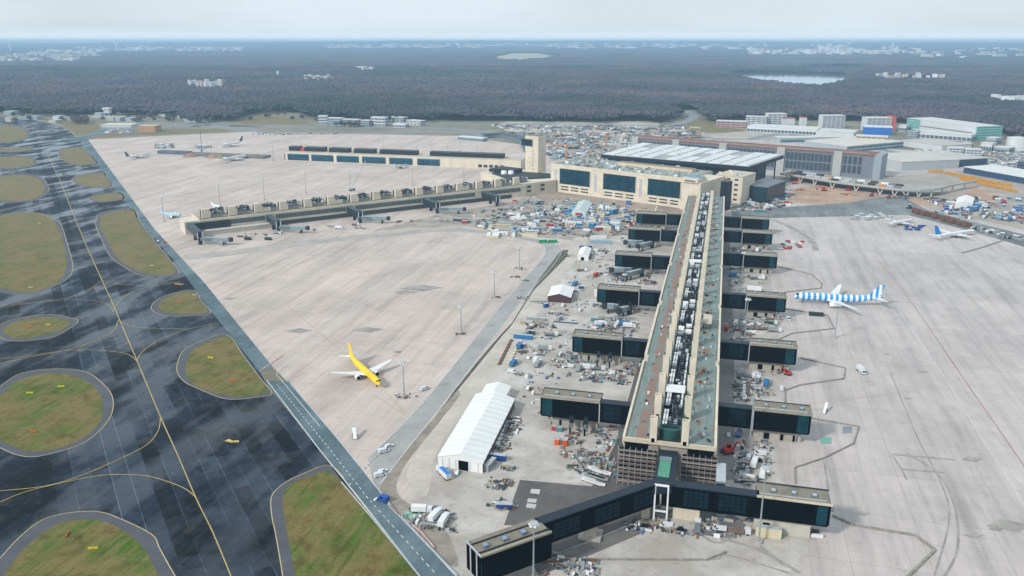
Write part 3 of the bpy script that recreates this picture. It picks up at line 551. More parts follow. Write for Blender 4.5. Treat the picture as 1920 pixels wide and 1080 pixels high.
m = MB(); m.box(47.5, 311.38, zb + .6, 51.4, 311.5, zt - .9, TEAL); CB(m, 'corner_glazing')
m = MB(); m.box(24, 313, 0, 46, 320, zb, mat('b7b2a6', .1, .3, .8)); CB(m, 'base_wall')
for a_, b_ in ((27.5, 30.2),): m = MB(); m.box(a_, 312.85, .3, b_, 313, 4.6, BLK); CB(m, 'gate')
m = MB(); m.prism([(-17.6, 341), (-9.4, 341), (-8.6, 312), (-17.4, 309)], 13.2, zt + .6, NAVY); CB(m, 'link_corridor')
m = MB(); m.box(-16.4, 316.5, zt + .6, -11.6, 330, zt + .95, mat('4d8a70', .25, .4, .4)); m.box(-16.6, 330, zt + .6, -11.4, 333, zt + 1.6, mat('6d8286', .2, .4, .5)); CB(m, 'green_roof_light')
for x in (-16.9, -11.6): m = MB(); m.box(x, 309.3, 1.5, x + .65, 310.0, zt + .9, WHITE); CB(m, 'portal_column')
m = MB(); m.box(-16.25, 309.3, zt + .2, -11.6, 310, zt + .9, WHITE); m.box(-16.25, 309.3, 5.2, -11.6, 310, 5.8, WHITE); CB(m, 'portal_beam')
m = MB(); pp = P(1107, 1005); m.prism([(pp[0] - 2.6, pp[1] - 2.2), (pp[0] + 2.6, pp[1] - 2.2), (pp[0] + 2.6, pp[1] + 2.2), (pp[0] - 2.6, pp[1] + 2.2)], 0, zb, BEIGED); m.prism([(pp[0] - 4.6, pp[1] - 4), (pp[0] + 4.6, pp[1] - 4), (pp[0] + 4.6, pp[1] + 4), (pp[0] - 4.6, pp[1] + 4)], 0, 1.2, CRETE); CB(m, 'concrete_pier')
m = MB(); m.box(-22, 311, 0, -18.5, 316, zb, BEIGED); CB(m, 'concrete_pier')
m = MB(); m.box(-9, 312, 0, 2, 317, zb, BEIGED); m.box(-9.5, 306, 0, 1.5, 312.2, 1.4, CRETE); CB(m, 'concrete_pier')

# ------------------------------------------------------------------ pier H (left) in its own frame
HA, HB = Vector(P(375, 413, 15)), Vector(P(985, 347, 15)); HL = (HB - HA).length; HR = math.atan2(HB.y - HA.y, HB.x - HA.x)
ph = thing('terminal_pier', 'beige pier with a long window band and boxy vent shafts left of the hall', 'terminal pier', (*HA, 0), HR)
m = MB(); m.box(0, .6, 0, HL, 40, 14.6, BEIGE); m.box(-14, 8, 0, 0, 34, 13, mat('cfc6b8', .1, .2, .8)); m.build('wall', ph)
m = MB(); m.box(0, 0, 13.2, HL, 1.2, 15.6, BEIGE); m.box(-.6, 0, 13.2, 0, 40, 15.6, BEIGE); m.box(0, 39.5, 13.2, HL, 40.6, 15.4, BEIGE); m.build('parapet', ph)
m = MB(); m.box(0, 1.2, 14.6, HL, 39.5, 14.9, mat('a39c8c', .15, .1, .85)); m.box(0, 3.2, 14.9, HL, 3.5, 15.9, DGREY); m.build('roof', ph)
seg = [(8, 66), (78, 156), (168, 250), (260, 322), (332, 388)]
for a_, b_ in seg:
    b_ = min(b_, HL - 4)
    if b_ <= a_: continue
    m = MB(); m.box(a_, .25, 7.6, b_, .6, 12.2, mat('33474a', .25, .4, .4)); n_ = int((b_ - a_) / 2.2)
    for i in range(n_ + 1): m.box(a_ + i * (b_ - a_) / n_ - .18, .12, 7.6, a_ + i * (b_ - a_) / n_ + .18, .25, 12.2, mat('8f958c', .1, .4, .6))
    m.build('window_band', ph)
m = MB(); m.box(0, -8, 0, 74, .6, 4.6, mat('b9b3a8', .1, .2, .85)); m.box(2, -8.4, 4.6, 74, -.1, 4.9, mat('c0bab2', .1, .2, .85)); m.build('apron_deck', ph)
m = MB(); m.box(78, .3, .5, HL - 20, .62, 5, mat('3f4548', .2, .3, .8)); m.build('undercroft_shade', ph)  # dark strip on the solid wall, undercroft shade given as colour
nS = 15
for i in range(nS):
    x = 4 + i * (HL - 16) / (nS - 1); m = MB()
    m.box(x, 7.5, 14.9, x + 8.6, 11.5, 24.2, BEIGE); m.box(x + 7.4, 7.3, 21.6, x + 8.8, 7.5, 24.0, BRICK); m.box(x - .8, 11.5, 14.9, x, 13, 23.4, DGREY); m.build('vent_shaft', ph)
    m = MB(); m.box(x + 8.8, 13, 14.9, x + 24, 26, 18.6, MGREY)
    for q in range(46):
        xx = x + 8.8 + rnd.random() * 14; yy = 12 + rnd.random() * 14; s = rnd.uniform(1, 3.0); m.box(xx, yy, 16, xx + s, yy + s * .8, 16 + rnd.uniform(2.2, 6.0), rnd.choice((MGREY, LGREY, DGREY, DGREY, NAVY, WHITE, MGREY)))
    for q in range(5): m.box(x + 9 + q * 3.3, 11.7, 21, x + 9.4 + q * 3.3, 27, 21.5, DGREY)
    m.box(x + 8.7, 11.6, 14.9, x + 24, 11.9, 17.6, mat('8b8a82', .2, .4, .8)); m.box(x + 8.7, 11.6, 21.0, x + 24, 11.9, 21.6, DGREY); m.build('roof_plant', ph)
    if i in (2, 5, 11): m = MB(); m.box(x + 8.8, 8, 14.9, x + 17, 10.8, 19.2, BEIGE); m.build('plant_room', ph)
# angled gate arms on pier H
for i, (d, lb) in enumerate(((-10, 'outermost'), (70, 'second from the outer end'), (160, 'third from the outer end'), (254, 'fourth from the outer end'), (334, 'innermost'))):
    wx = HA + Vector((math.cos(HR), math.sin(HR))) * d; L = 32 if i else 42
    t = thing('gate_lounge', 'dark glazed gate arm of the left pier, ' + lb, 'gate lounge', (*wx, 0), HR - R(90), 'dark gate arms on the left pier')
    m = MB(); m.box(-2 if i else -6, -2.6, 6.2, L, 2.6, 12.2, mat('1d2c32', .3, .4, .4)); m.build('glazed_corridor', t); m = MB(); m.box(-2, -2.9, 12.2, L + .4, 2.9, 12.7, mat('3b4c50', .2, .4, .6)); m.build('roof', t)
    m = MB(); m.box(L, -2.9, 5.6, L + 2.6, 2.9, 12.9, NAVY); m.box(L + 2.6, -2.7, 5.8, L + 2.8, -1.9, 12.6, WHITE); m.box(L + 2.6, 1.9, 5.8, L + 2.8, 2.7, 12.6, WHITE); m.build('end_box', t)
    for q in (L * .5, L): m = MB(); m.box(q, -1.8, 0, q + 1.2, 1.8, 6.2, DGREY); m.build('leg', t)
    if i == 0: m = MB(); m.box(-4, 2.6, 5.5, 1, 40, 12.4, mat('14202a', .3, .4, .4)); m.build('rear_corridor', t)
    if i < 4:
        e = wx + Vector((math.cos(HR - R(90)), math.sin(HR - R(90)))) * (L + 1); jet_bridge(e.x, e.y, HR - R(38), 30, 'grey jet bridge at a gate arm of the left pier, ' + lb, 5.6)
# ------------------------------------------------------------------ pier G (far)
GA, GB = Vector(P(535, 301, 0)), Vector(P(978, 318, 0)); GB = Vector((GB.x, GA.y - 4)); GL = (GB - GA).length; GR = math.atan2(GB.y - GA.y, GB.x - GA.x)
pg = thing('terminal_pier', 'far pier with large blue window bays and dark roof boxes, behind the wide beige apron', 'terminal pier', (*GA, 0), GR)
m = MB(); m.box(0, .4, 0, GL, 38, 14, BEIGE); m.build('wall', pg); m = MB(); m.box(0, .6, 14, GL, 38, 14.4, mat('b3aa9a', .15, .1, .85)); m.build('roof', pg)
pxs = [(534, 541), (551, 592), (601, 643), (653, 695), (705, 749), (759, 802), (814, 855)]
for a_, b_ in pxs:
    xa = (Vector(P(a_, 298)) - GA).x; xb = (Vector(P(b_, 299)) - GA).x; m = MB(); m.box(max(xa, 0), .05, 1.2, xb, .4, 11.6, mat('22495a', .4, .15, .4, 0, .15)); m.box(max(xa, 0), 0, 10, xb, .1, 11.6, mat('2d6a84', .2, .3, .4)); m.build('window_bay', pg)
    m = MB()
    for q in np.linspace(max(xa, 0), xb, 8): m.box(q - .12, -.05, 1.2, q + .12, .04, 9.9, NAVY)
    m.build('mullion', pg)
m = MB()
for q in range(5): m.box(GL * (.83 + q * .022), .05, 2, GL * (.845 + q * .022), .4, 6, DGREY)
m.build('window_bay', pg)
for a_, b_ in ((540, 562), (573, 614), (624, 664), (675, 716), (727, 800), (826, 965)):
    xa = (Vector(P(a_, 283, 12)) - Vector(P(540, 283, 12))).x; xb = (Vector(P(b_, 283, 12)) - Vector(P(540, 283, 12))).x
    m = MB(); m.box(xa, 14, 14.4, xb, 26, 21, mat('131a22', .3, .2, .5)); m.box(xa, 13.9, 20.6, xb, 26.1, 21.4, mat('4a4f52', .2, .3, .7)); m.build('roof_box', pg)
m = MB(); xa = (Vector(P(566, 283, 12)) - Vector(P(540, 283, 12))).x; m.box(xa, 13, 14.4, xa + 6, 15, 20.6, mat('b5352f', .1, .3, .6)); m.build('red_cover', pg)
# dark low works beyond the pier's outer end
t = thing('unfinished_pier_end', 'dark low unfinished structure with earth heaps, outward of the far pier', 'building', (*P(345, 292), 0), GR)
m = MB(); m.box(0, 0, 0, 150, 26, 3.4, mat('6a6a6a', .3, .1, .8)); m.box(-60, 10, 0, 0, 24, 5, mat('5a626a', .3, .1, .8)); m.build('wall', t)
for x in (8, 52, 96): m = MB(); m.cyl(x + 8, -3, 0, 6, 15, mat('8f7460', .2, .1, .95), 2, 12); m.build('earth_heap', t)

# ------------------------------------------------------------------ hall
hd = R(-23.6); HF = Vector((-214, 1059)); hx, hy_ = Vector((math.cos(hd), math.sin(hd))), Vector((-math.sin(hd), math.cos(hd)))
th = thing('terminal_hall', 'large beige terminal hall with three huge blue green glass panels', 'terminal building', (*HF, 0), hd)
m = MB(); m.box(0, 0, 0, 190, 78, 34.5, BEIGE); m.box(190, -6, 0, 214, 60, 33, BEIGE); m.build('wall', th)
m = MB(); m.box(0.6, 1.2, 34.5, 190, 77, 34.9, mat('8b9490', .16, .06, .85)); m.build('roof', th)
m = MB(); m.box(-.3, -.3, 33.6, 190, 1.2, 36.0, BEIGE); m.box(-.3, 1.2, 33.6, .8, 78, 36, BEIGE); m.build('parapet', th)
def loc(p, org=HF): d = Vector(p) - org; return d.dot(hx), d.dot(hy_)
for a_, b_ in ((14, 60), (80, 126), (143, 186)):
    m = MB(); m.box(a_, -.25, 11.2, b_, 0, 30.4, BLUEG); m.build('glass_panel', th)
    m = MB(); m.box(a_, -.6, 30.0, b_, 0.0, 30.9, DGREY); m.box(a_ - .7, -.7, 10.6, a_, 0, 31.4, BEIGED); m.box(b_, -.7, 10.6, b_ + .7, 0, 31.4, BEIGED); m.box(a_, -.7, 31.0, b_, 0, 31.8, BEIGED)
    for q in range(1, 6): m.box(a_ + (b_ - a_) * q / 6 - .1, -.33, 11.2, a_ + (b_ - a_) * q / 6 + .1, -.25, 30, NAVY)
    m.build('panel_frame', th)
    for k in range(2):
        for q in range(3):
            m = MB(); u = a_ + 2 + q * (b_ - a_) / 3; m.box(u, -.2, 3.2 + k * 3.6, u + (b_ - a_) / 3 - 4, 0, 4.7 + k * 3.6, DGREY); m.build('window', th)
for a_ in (5, 66.5, 131, 188): m = MB(); m.box(a_, -.3, 7, a_ + 3.6, -.0, 29, LGREY); m.build('louvre_strip', th)
m = MB()
for q in range(170): 
    u, v = rnd.uniform(3, 186), rnd.uniform(6, 74); s = rnd.uniform(.8, 5); m.box(u, v, 34.9, u + s, v + s * rnd.uniform(.3, 1), 34.9 + rnd.uniform(.3, 2.6), rnd.choice((LGREY, LGREY, WHITE, MGREY, BEIGED, BROOF, TIMBER)))
m.build('roof_materials', th, kind='stuff')
m = MB(); m.box(70, 50, 34.9, 176, 60, 38.5, mat('cbb89c', .1, .1, .85)); m.box(70, 49.8, 38.5, 176, 60.4, 39, BROOF); m.build('penthouse', th)
m = MB(); m.box(192, -8, 33, 211, 16, 37.5, BEIGE); m.box(195, -8.2, 34.3, 208, -7.8, 35.6, DGREY); m.box(193.5, 0, 37.5, 209.5, 14, 38.4, mat('6f8a96', .3, .3, .7)); m.build('end_block', th)
# right end block and dark glass
bx_ = Vector(P(1355, 350, 0)); t = thing('office_block', 'beige five storey block beside the right end of the terminal hall', 'building', (-4, 1035, 0), hd)
m = MB(); m.box(0, 0, 0, 34, 40, 33, BEIGE); m.build('wall', t); m = MB(); m.box(-.4, -.4, 33, 34.4, 40.4, 34.2, BEIGED); m.build('roof', t)
for k in range(5):
    for u in (4, 14, 24): m = MB(); m.box(u, -.15, 4.5 + k * 6, u + 4.6, 0, 6.8 + k * 6, DGREY); m.build('window', t)
m = MB()
for q in range(8): u, v = rnd.uniform(0, 28), rnd.uniform(0, 34); m.box(u, v, 34.2, u + 4, v + 3, 34.2 + rnd.uniform(1, 3), rnd.choice((LGREY, BEIGE)))
m.build('roof_plant', t)
t = thing('glass_entrance_block', 'low dark glass block between the beige office block and the canopy', 'building', (30, 1046, 0), hd)
m = MB(); m.box(2, 0, 0, 30, 60, 20, mat('15303a', .3, .2, .3)); m.build('wall', t); m = MB(); m.box(1.6, -.4, 20, 30.4, 60.4, 21, MGREY); m.build('roof', t)
t = thing('stair_core', 'narrow black stair core standing behind the pier roof', 'building', (2, 985, 0), hd)
m = MB(); m.box(0, 0, 0, 9, 12, 33, mat('0c1a26', .3, .3, .4)); m.build('wall', t); m = MB(); m.box(-.2, -.2, 33, 9.2, 12.2, 33.6, DGREY); m.build('roof', t)
# big canopy roof
C0, C1, C2, C3 = P(1127, 290, 38), P(1205, 268, 38), P(1470, 291, 38), P(1405, 313, 38)
t = thing('canopy_hall', 'glazed check-in hall under a vast white ribbed roof behind the terminal hall', 'terminal building', (*C0, 0), hd)
def ML(mb, name, org, ang, par, **k):
    c, q = math.cos(-ang), math.sin(-ang); mb.v = [((x - org[0]) * c - (y - org[1]) * q, (x - org[0]) * q + (y - org[1]) * c, z) for x, y, z in mb.v]; return mb.build(name, par, **k)
def lerp2(a, b, t): return (a[0] + (b[0] - a[0]) * t, a[1] + (b[1] - a[1]) * t)
def bil(u, v): return lerp2(lerp2(C0, C3, u), lerp2(C1, C2, u), v)
m = MB(); m.prism([C0, C3, C2, C1], 33.5, 38, NAVY); ML(m, 'roof_fascia', C0, hd, t)
m = MB(); RW = mat('c9cdcc', .14, .08, .6, name='white_roof'); RG = mat('9aa19f', .16, .08, .7, name='grey_roof_strip')
m.prism([bil(.004, .01), bil(.996, .01), bil(.996, .99), bil(.004, .99)], 38.0, 38.3, RG)
for i in range(11):
    for j, (v0, v1) in enumerate(((.03, .3), (.33, .62), (.65, .97))):
        if (i * 3 + j) % 7 == 5: continue
        u0 = .01 + i * .09; m.prism([bil(u0, v0), bil(u0 + .076, v0), bil(u0 + .076, v1), bil(u0, v1)], 38.3, 39.3, RW)
ML(m, 'roof', C0, hd, t)
m = MB(); m.prism([bil(.03, .06), bil(.9, .06), bil(.9, .95), bil(.03, .95)], 0, 33.5, mat('16303d', .3, .06, .3)); ML(m, 'glass_wall', C0, hd, t)
for u, v in ((.97, .1), (.97, .35), (.97, .6), (.97, .9)): p = bil(u, v); m = MB(); m.cyl(p[0], p[1], 0, 33.5, .9, NAVY); ML(m, 'column', C0, hd, t)
# tower
t = thing('control_tower', 'tall plain beige ramp control tower with a dark cantilevered glass cab', 'control tower', (-247, 1112, 0), hd)
m = MB(); m.box(-11, -9, 0, 11, 9, 62, BEIGE); m.box(-11.3, -9.3, 61.4, 11.3, 9.3, 65, BEIGE); m.box(-9, -7, 65, 9, 7, 66, BROOF); m.build('shaft', t)
m = MB(); m.prism([(-16.5, -10.2), (-1, -10.2), (1, -12), (1, 3), (-16.5, 3), (-17.6, 0), (-17.6, -7)], 52, 59.8, mat('0d2834', .3, .2, .25)); m.build('cab', t)
m = MB(); m.box(-17.2, -11, 59.8, 1, 3, 60.6, NAVY); m.build('cab_roof', t)
for k in range(8): m = MB(); m.box(1.5, -9.12, 10 + k * 5, 2.7, -9, 11.6 + k * 5, DGREY); m.build('window', t)
m = MB(); m.cyl(4, 0, 65, 74, .15, DGREY); m.build('mast', t)
# link building between left pier and hall
t = thing('link_building', 'beige link building with black roof decks at the foot of the control tower', 'building', (*P(928, 340, 0), 0), R(0))
o_ = P(928, 340, 0)
m = MB(); m.prism([(-262, 1020), (-240, 1010), (-206, 1052), (-212, 1100), (-300, 1140), (-318, 1085)], 0, 16, BEIGE); m.v = [(x - o_[0], y - o_[1], z) for x, y, z in m.v]; m.build('wall', t)
m = MB(); m.prism([(-300, 1078), (-262, 1034), (-216, 1062), (-222, 1092), (-290, 1100)], 16, 17.6, mat('1a2530', .3, .2, .6)); m.prism([(-306, 1085), (-292, 1110), (-262, 1098), (-268, 1080)], 17.6, 22, mat('15202a', .3, .2, .6)); m.v = [(x - o_[0], y - o_[1], z) for x, y, z in m.v]; m.build('roof', t)
for k, (a_, b_) in enumerate((((-260, 1018), (-246, 1011)), ((-236, 1014), (-232, 1019)), ((-222, 1031), (-218, 1036)))):
    for z0 in (5, 10.5):
        m = MB(); d = (Vector(b_) - Vector(a_)).normalized(); q = Vector((d.y, -d.x)) * .3; m.add([(*(Vector(a_) + q), z0), (*(Vector(b_) + q), z0), (*(Vector(b_) + q), z0 + 2.6), (*(Vector(a_) + q), z0 + 2.6)], [(0, 1, 2, 3)], DGREY); m.v = [(x - o_[0], y - o_[1], z) for x, y, z in m.v]; m.build('window', t)
for i, (px, lab) in enumerate(((945, 'left'), (958, 'right'))):
    p = P(px, 334, 12); t = thing('roof_silo', 'rounded white vent hood on the roof beside the link building, %s one' % lab, 'vent hood', (*p, 15), 0); m = MB(); m.cyl(0, 0, 0, 7, 4.6, WHITE, 3.6, 14); m.build('hood', t, True); m = MB(); m.cyl(0, 0, -15, 0, 4, MGREY, n=10); m.build('base', t)
# ------------------------------------------------------------------ garage
G1 = Vector(P(1185, 259, 33)); G2 = Vector(P(1640, 292, 33)); gd = math.atan2(G2.y - G1.y, G2.x - G1.x); GLn = (G2 - G1).length
t = thing('parking_garage', 'long grey blue parking garage with reddish brown roof behind the white canopy roof', 'parking garage', (*G1, 0), gd)
m = MB(); m.box(0, 0, 0, GLn, 46, 32, mat('6d7780', .12, .2, .8)); m.build('wall', t)
m = MB(); m.box(-.5, -.5, 32, GLn + .5, 46.5, 33, mat('7a5548', .18, .05, .85, name='brown_roof')); m.box(0, 12, 33, GLn - 10, 13.5, 34.5, mat('8e867f', .15, .1, .85)); m.build('roof', t)
edges = [0, 72, 150, 240, 322, 400, GLn]
for i in range(6):
    a_, b_ = edges[i] + 14, min(edges[i + 1] - 2, GLn - 14)
    if b_ <= a_: continue
    m = MB()
    for k in range(2):
        n_ = int((b_ - a_) / 6)
        for q in range(n_): u = a_ + q * (b_ - a_) / n_; m.box(u, -.3, 5.6 + k * 13, u + 5.0, 0, 16.5 + k * 13, mat('39434f', .25, .15, .6))
    m.build('louvre_panel', t)
    m = MB(); m.box(edges[i] + .5, -2.2, 0, edges[i] + 12, 2, 35.5, mat('a5a6a2', .08, .2, .8)); m.build('stair_tower', t)
m = MB(); m.box(GLn, 0, 0, GLn + 10, 44, 33.5, mat('8d979d', .08, .2, .8)); m.build('end_wall', t)
# ------------------------------------------------------------------ viaduct with V columns
dk = smooth_loop([P(x, y, 9) for x, y in ((1462, 326), (1500, 331), (1560, 341), (1650, 352), (1700, 357), (1750, 356), (1790, 347), (1830, 340))], 4, False)
t = thing('viaduct', 'concrete drive-up viaduct on V shaped columns in front of the parking garage', 'viaduct', (*dk[0], 0))
def VO(mb, name, **k): mb.v = [(x - dk[0][0], y - dk[0][1], z) for x, y, z in mb.v]; return mb.build(name, t, **k)
far = [Vector(p) + Vector((math.sin(-gd), math.cos(gd))) * (46 if i < 15 else 46 - (i - 15) * 2.0) for i, p in enumerate(dk)]; far = [p if i < 22 else Vector(dk[i]) + (p - Vector(dk[i])).normalized() * 16 for i, p in enumerate(far)]
m = MB(); m.prism([tuple(p) for p in dk] + [tuple(p) for p in far[::-1]], 7.8, 9.2, CRETE, mat('9d9c97', .14, .1, .85)); VO(m, 'deck')
m = MB(); strip_into(m, dk, .5, 10.0, LGREY); 
for a_, b_ in zip(dk, dk[1:]): m.beam((*a_, 9.6), (*b_, 9.6), .3, mat('b5b0a8', .1, .3, .8), .9)
VO(m, 'parapet')
for i in range(2, len(dk) - 1, 2):
    p = Vector(dk[i]); q = Vector(dk[i + 1]) - p; q.normalize(); n_ = Vector((-q.y, q.x)) * 2; m = MB(); b0 = p + n_
    if i < 20:
        m.beam((*b0, 0), (*(b0 - q * 3.6), 7.9), 1.1, mat('c3beb4', .1, .3, .8)); m.beam((*b0, 0), (*(b0 + q * 3.6), 7.9), 1.1, mat('c3beb4', .1, .3, .8))
    else: m.beam((*b0, 0), (*b0, 7.9), 1.6, mat('c3beb4', .1, .3, .8))
    VO(m, 'column')
for i in range(26):
    a_ = dk[min(2 + i, len(dk) - 8) if i < 13 else 2 + (i - 13)]; p = Vector(a_) + Vector((math.sin(-gd), math.cos(gd))) * (13 if i < 13 else 30); m = MB()
    m.box(p.x - 4, p.y - 3, 9.2, p.x + 5, p.y + 3, 11.4, rnd.choice((MGREY, DGREY, LGREY, LGREY, WHITE, mat('b88a50', .1, .2, .8))), gd); VO(m, 'skylight_box')
# ------------------------------------------------------------------ cargo town buildings
def block(name, label, fl, fr, depth, h, wall, roof, bands=0, cols=0, z0=0, cat='building', par=1.0, band_mat=None, low=0):
    a, b = Vector(P(*fl)), Vector(P(*fr)); L = (b - a).length; an = math.atan2(b.y - a.y, b.x - a.x); t = thing(name, label, cat, (*a, 0), an)
    m = MB(); m.box(0, 0, 0, L, depth, h, wall); m.build('wall', t)
    m = MB(); m.box(-.4, -.4, h, L + .4, depth + .4, h + par, roof); m.build('roof', t)
    bm_ = band_mat or mat('4c5d6b', .2, .2, .4)
    for k in range(bands):
        z = 1.2 + k * h / bands; m = MB(); n_ = max(1, cols); w = L / n_
        for q in range(n_): m.box(q * w + w * .08, -.15, z, (q + 1) * w - w * .08, 0, z + h / bands * .5, bm_)
        for q in range(max(1, int(depth / max(w, 1)))): dd = depth / max(1, int(depth / max(w, 1))); m.box(L, q * dd + .6, z, L + .15, (q + 1) * dd - .6, z + h / bands * .5, bm_)
        m.build('window_band', t)
    return t, L
CY = mat('7fb5ad', .1, .1, .5, name='pale_cyan_facade'); WW = mat('c3c6c8', .07, .1, .7, name='pale_wall'); GW = mat('9aa3a9', .08, .1, .7, name='grey_wall'); WR = mat('c4c2be', .1, .05, .75, name='pale_roof')
t, L = block('office_building', 'long white office building with pale cyan end facades before the forest', (1699, 244), (1828, 263), 62, 25, WW, WR, 0)
m = MB(); m.box(-.3, -.35, 1, 38, 0, 26.2, CY); m.build('cyan_facade', t)
m = MB(); m.box(L - 2, -.35, 1, L + .4, 0, 26.2, CY); m.box(L, -.35, 1, L + .5, 62.4, 26.2, CY); m.build('cyan_facade', t)
m = MB(); [m.box(L + .5, 2, 3 + k * 5, L + .62, 60, 5 + k * 5, mat('4f7f86', .1, .1, .4)) for k in range(5)]; [m.box(2, -.47, 3 + k * 5, 37, -.35, 5 + k * 5, mat('4f7f86', .1, .1, .4)) for k in range(5)]; m.box(40, -.2, 12, L - 8, 0, 14, MGREY); m.build('window_band', t)
block('warehouse', 'low white hall in front of the cyan-ended office building', (1702, 257), (1820, 266), 34, 12, WW, WR, 1, 14)
t, L = block('office_building', 'white office block with an orange red end wall before the forest', (1624, 246), (1677, 246), 30, 27, WW, WR, 7, 6); m = MB(); m.box(L - 9, -.5, 0, L + .6, 30.5, 30, mat('b8563c', .1, .2, .7)); m.build('orange_end', t)
block('exhibition_hall', 'bright blue hall below the white and orange office block', (1618, 252), (1672, 254), 40, 15, mat('1f66b4', .08, .2, .5), mat('c9cacb', .08, .1, .7), 0)
block('office_building', 'white six storey office block with blue windows, left of the orange-ended one', (1541, 240), (1583, 240), 26, 26, WW, WR, 6, 5)
block('office_building', 'white flat-roofed office block above the long white warehouse, second from left', (1398, 233), (1437, 234), 24, 17, WW, WR, 4, 4)
block('office_building', 'taller pale office block above the white warehouse, third from left', (1439, 233), (1474, 233), 24, 23, WW, WR, 5, 4)
block('office_building', 'low pink and white building at the left edge of the cargo town', (1342, 239), (1398, 241), 24, 14, mat('b98f88', .15, .2, .8), WR, 3, 6)
block('warehouse', 'long bright white warehouse below the office blocks', (1400, 247), (1530, 254), 60, 11, mat('d0d2d4', .05, .1, .7), mat('c8c9ca', .06, .1, .7), 1, 20)
block('gabled_house', 'small building with a red roof, left of two above the white warehouse', (1468, 234), (1490, 234), 20, 14, WW, mat('a5563e', .15, .2, .8), 0)
block('gabled_house', 'small building with a red roof, right of two above the white warehouse', (1502, 236), (1512, 236), 16, 18, WW, mat('a5563e', .15, .2, .8), 0)
block('warehouse', 'white domed-looking hall left of the blue hall', (1530, 254), (1600, 258), 60, 9, WW, WR, 0)
block('office_building', 'cream office building with a dark blue centre', (1603, 272), (1662, 275), 22, 17, mat('c2b69e', .08, .2, .8), WR, 4, 6)
t = block('cargo_hall', 'long low cargo hall with a teal glass front, left of the cream office', (1463, 268), (1600, 266), 26, 9, GW, WR, 1, 30, band_mat=mat('3d6672', .2, .2, .3))
block('cargo_hall', 'wide white-roofed cargo hall behind the garage with a teal glazed front', (1587, 287), (1693, 277), 95, 11, GW, mat('c4bfb6', .1, .05, .75), 2, 16, band_mat=mat('2d5562', .25, .2, .3))
block('cargo_hall', 'long pale cargo hall with an orange sign, left of the small white offices', (1688, 273), (1765, 285), 70, 10, WW, mat('b1aca5', .1, .05, .8), 0)
block('warehouse', 'grey white windowless warehouse right of the parking garage', (1690, 320), (1797, 315), 90, 12.5, mat('a9adb0', .06, .1, .7), mat('bdb8b0', .1, .05, .8), 0)
block('warehouse', 'dark blue warehouse behind the grey white windowless one', (1799, 313), (1850, 310), 95, 11, mat('2c3d52', .1, .1, .6), mat('b3b0ab', .1, .05, .8), 0)
block('hangar', 'long blue-walled hangar with a white roof at the right edge', (1806, 324), (1925, 346), 60, 8.5, mat('27405f', .1, .1, .6), mat('cfcfcc', .06, .05, .7), 0)
block('office_building', 'small white office with window rows, left of two under the cyan-ended building', (1778, 291), (1805, 292), 20, 12, WW, WR, 3, 4)
block('office_building', 'small white office with window rows, right of two under the cyan-ended building', (1810, 293), (1840, 294), 22, 11, WW, WR, 3, 4)
block('office_building', 'navy blue block at the right picture edge', (1905, 322), (1940, 325), 26, 15, mat('22344f', .15, .2, .5), MGREY, 3, 6)
block('office_building', 'grey office left of the low white hall', (1700, 257), (1719, 259), 16, 12, GW, WR, 3, 3)
for i, (a_, b_, h) in enumerate((((1837, 283), (1858, 285), 14), ((1862, 285), (1890, 288), 9), ((1848, 270), (1865, 272), 12), ((1795, 277), (1812, 279), 8), ((1684, 246), (1698, 247), 12), ((1728, 276), (1742, 278), 7))):
    t, L = block('industrial_shed', 'x', a_, b_, 20, h, rnd.choice((WW, GW)), WR, 1, 4); rank(t, 'small pale industrial shed in the cargo town', 'industrial sheds in the cargo town')
t = thing('storage_tank', 'large white cylindrical tank at the right edge before the forest', 'tank', (*P(1907, 284), 0)); m = MB(); m.cyl(0, 0, 0, 24, 19, WW, n=28); m.build('shell', t, False); m = MB(); m.cyl(0, 0, 24, 26, 19.2, WR, 3, 28); m.build('roof', t)
# left and middle background buildings
for i, (a_, b_, d, h, c, lab) in enumerate((((597, 233), (613, 233), 20, 18, WW, 'white cube-like block at the left end of the housing row'), ((614, 234), (640, 235), 18, 15, GW, 'grey housing block with trees in front, left one'), ((642, 235), (672, 236), 18, 13, mat('a3adb5', .1, .2, .7), 'grey housing block with trees in front, right one'),
        ((676, 236), (692, 237), 18, 12, GW, 'bluish housing block right of the trees'), ((696, 236), (722, 237), 18, 19, WW, 'tall pale housing block in the middle of the row'), ((737, 239), (760, 240), 20, 8, mat('cfcfcf', .05, .2, .7), 'low white building right of the housing row'), ((762, 234), (788, 236), 20, 10, mat('cfcfcf', .05, .2, .7), 'stepped white building at the right end of the housing row'), ((728, 229), (756, 231), 18, 12, GW, 'pale building behind the low white one'))):
    block('housing_block', lab, a_, b_, d, h, c, WR, 3 if h > 9 else 1, 4)
block('warehouse', 'flat pale-roofed warehouse beside the far taxiway bend', (190, 239), (246, 239), 40, 5, WW, mat('c9c2b6', .08, .1, .8), 0)
block('brick_hall', 'square tan brick hall beside the far apron corner', (260, 248), (291, 248), 34, 12, mat('b08a6e', .08, .1, .85), mat('b9a48e', .08, .1, .85), 0)
t, L = block('radio_tower', 'slim white tower building before the forest on the left', (196, 223), (206, 223), 14, 26, mat('cfcfcf', .05, .2, .7), WR, 1, 1, cat='tower'); m = MB(); m.box(-2, -2, 22, L + 2, 16, 26.5, WW); m.build('head', t); m = MB(); m.cyl(L / 2, 7, 27, 44, .5, MGREY); m.build('mast', t)
t = thing('antenna_mast', 'thin reddish lattice mast right of the slim white tower', 'mast', (*P(224, 222), 0)); m = MB()
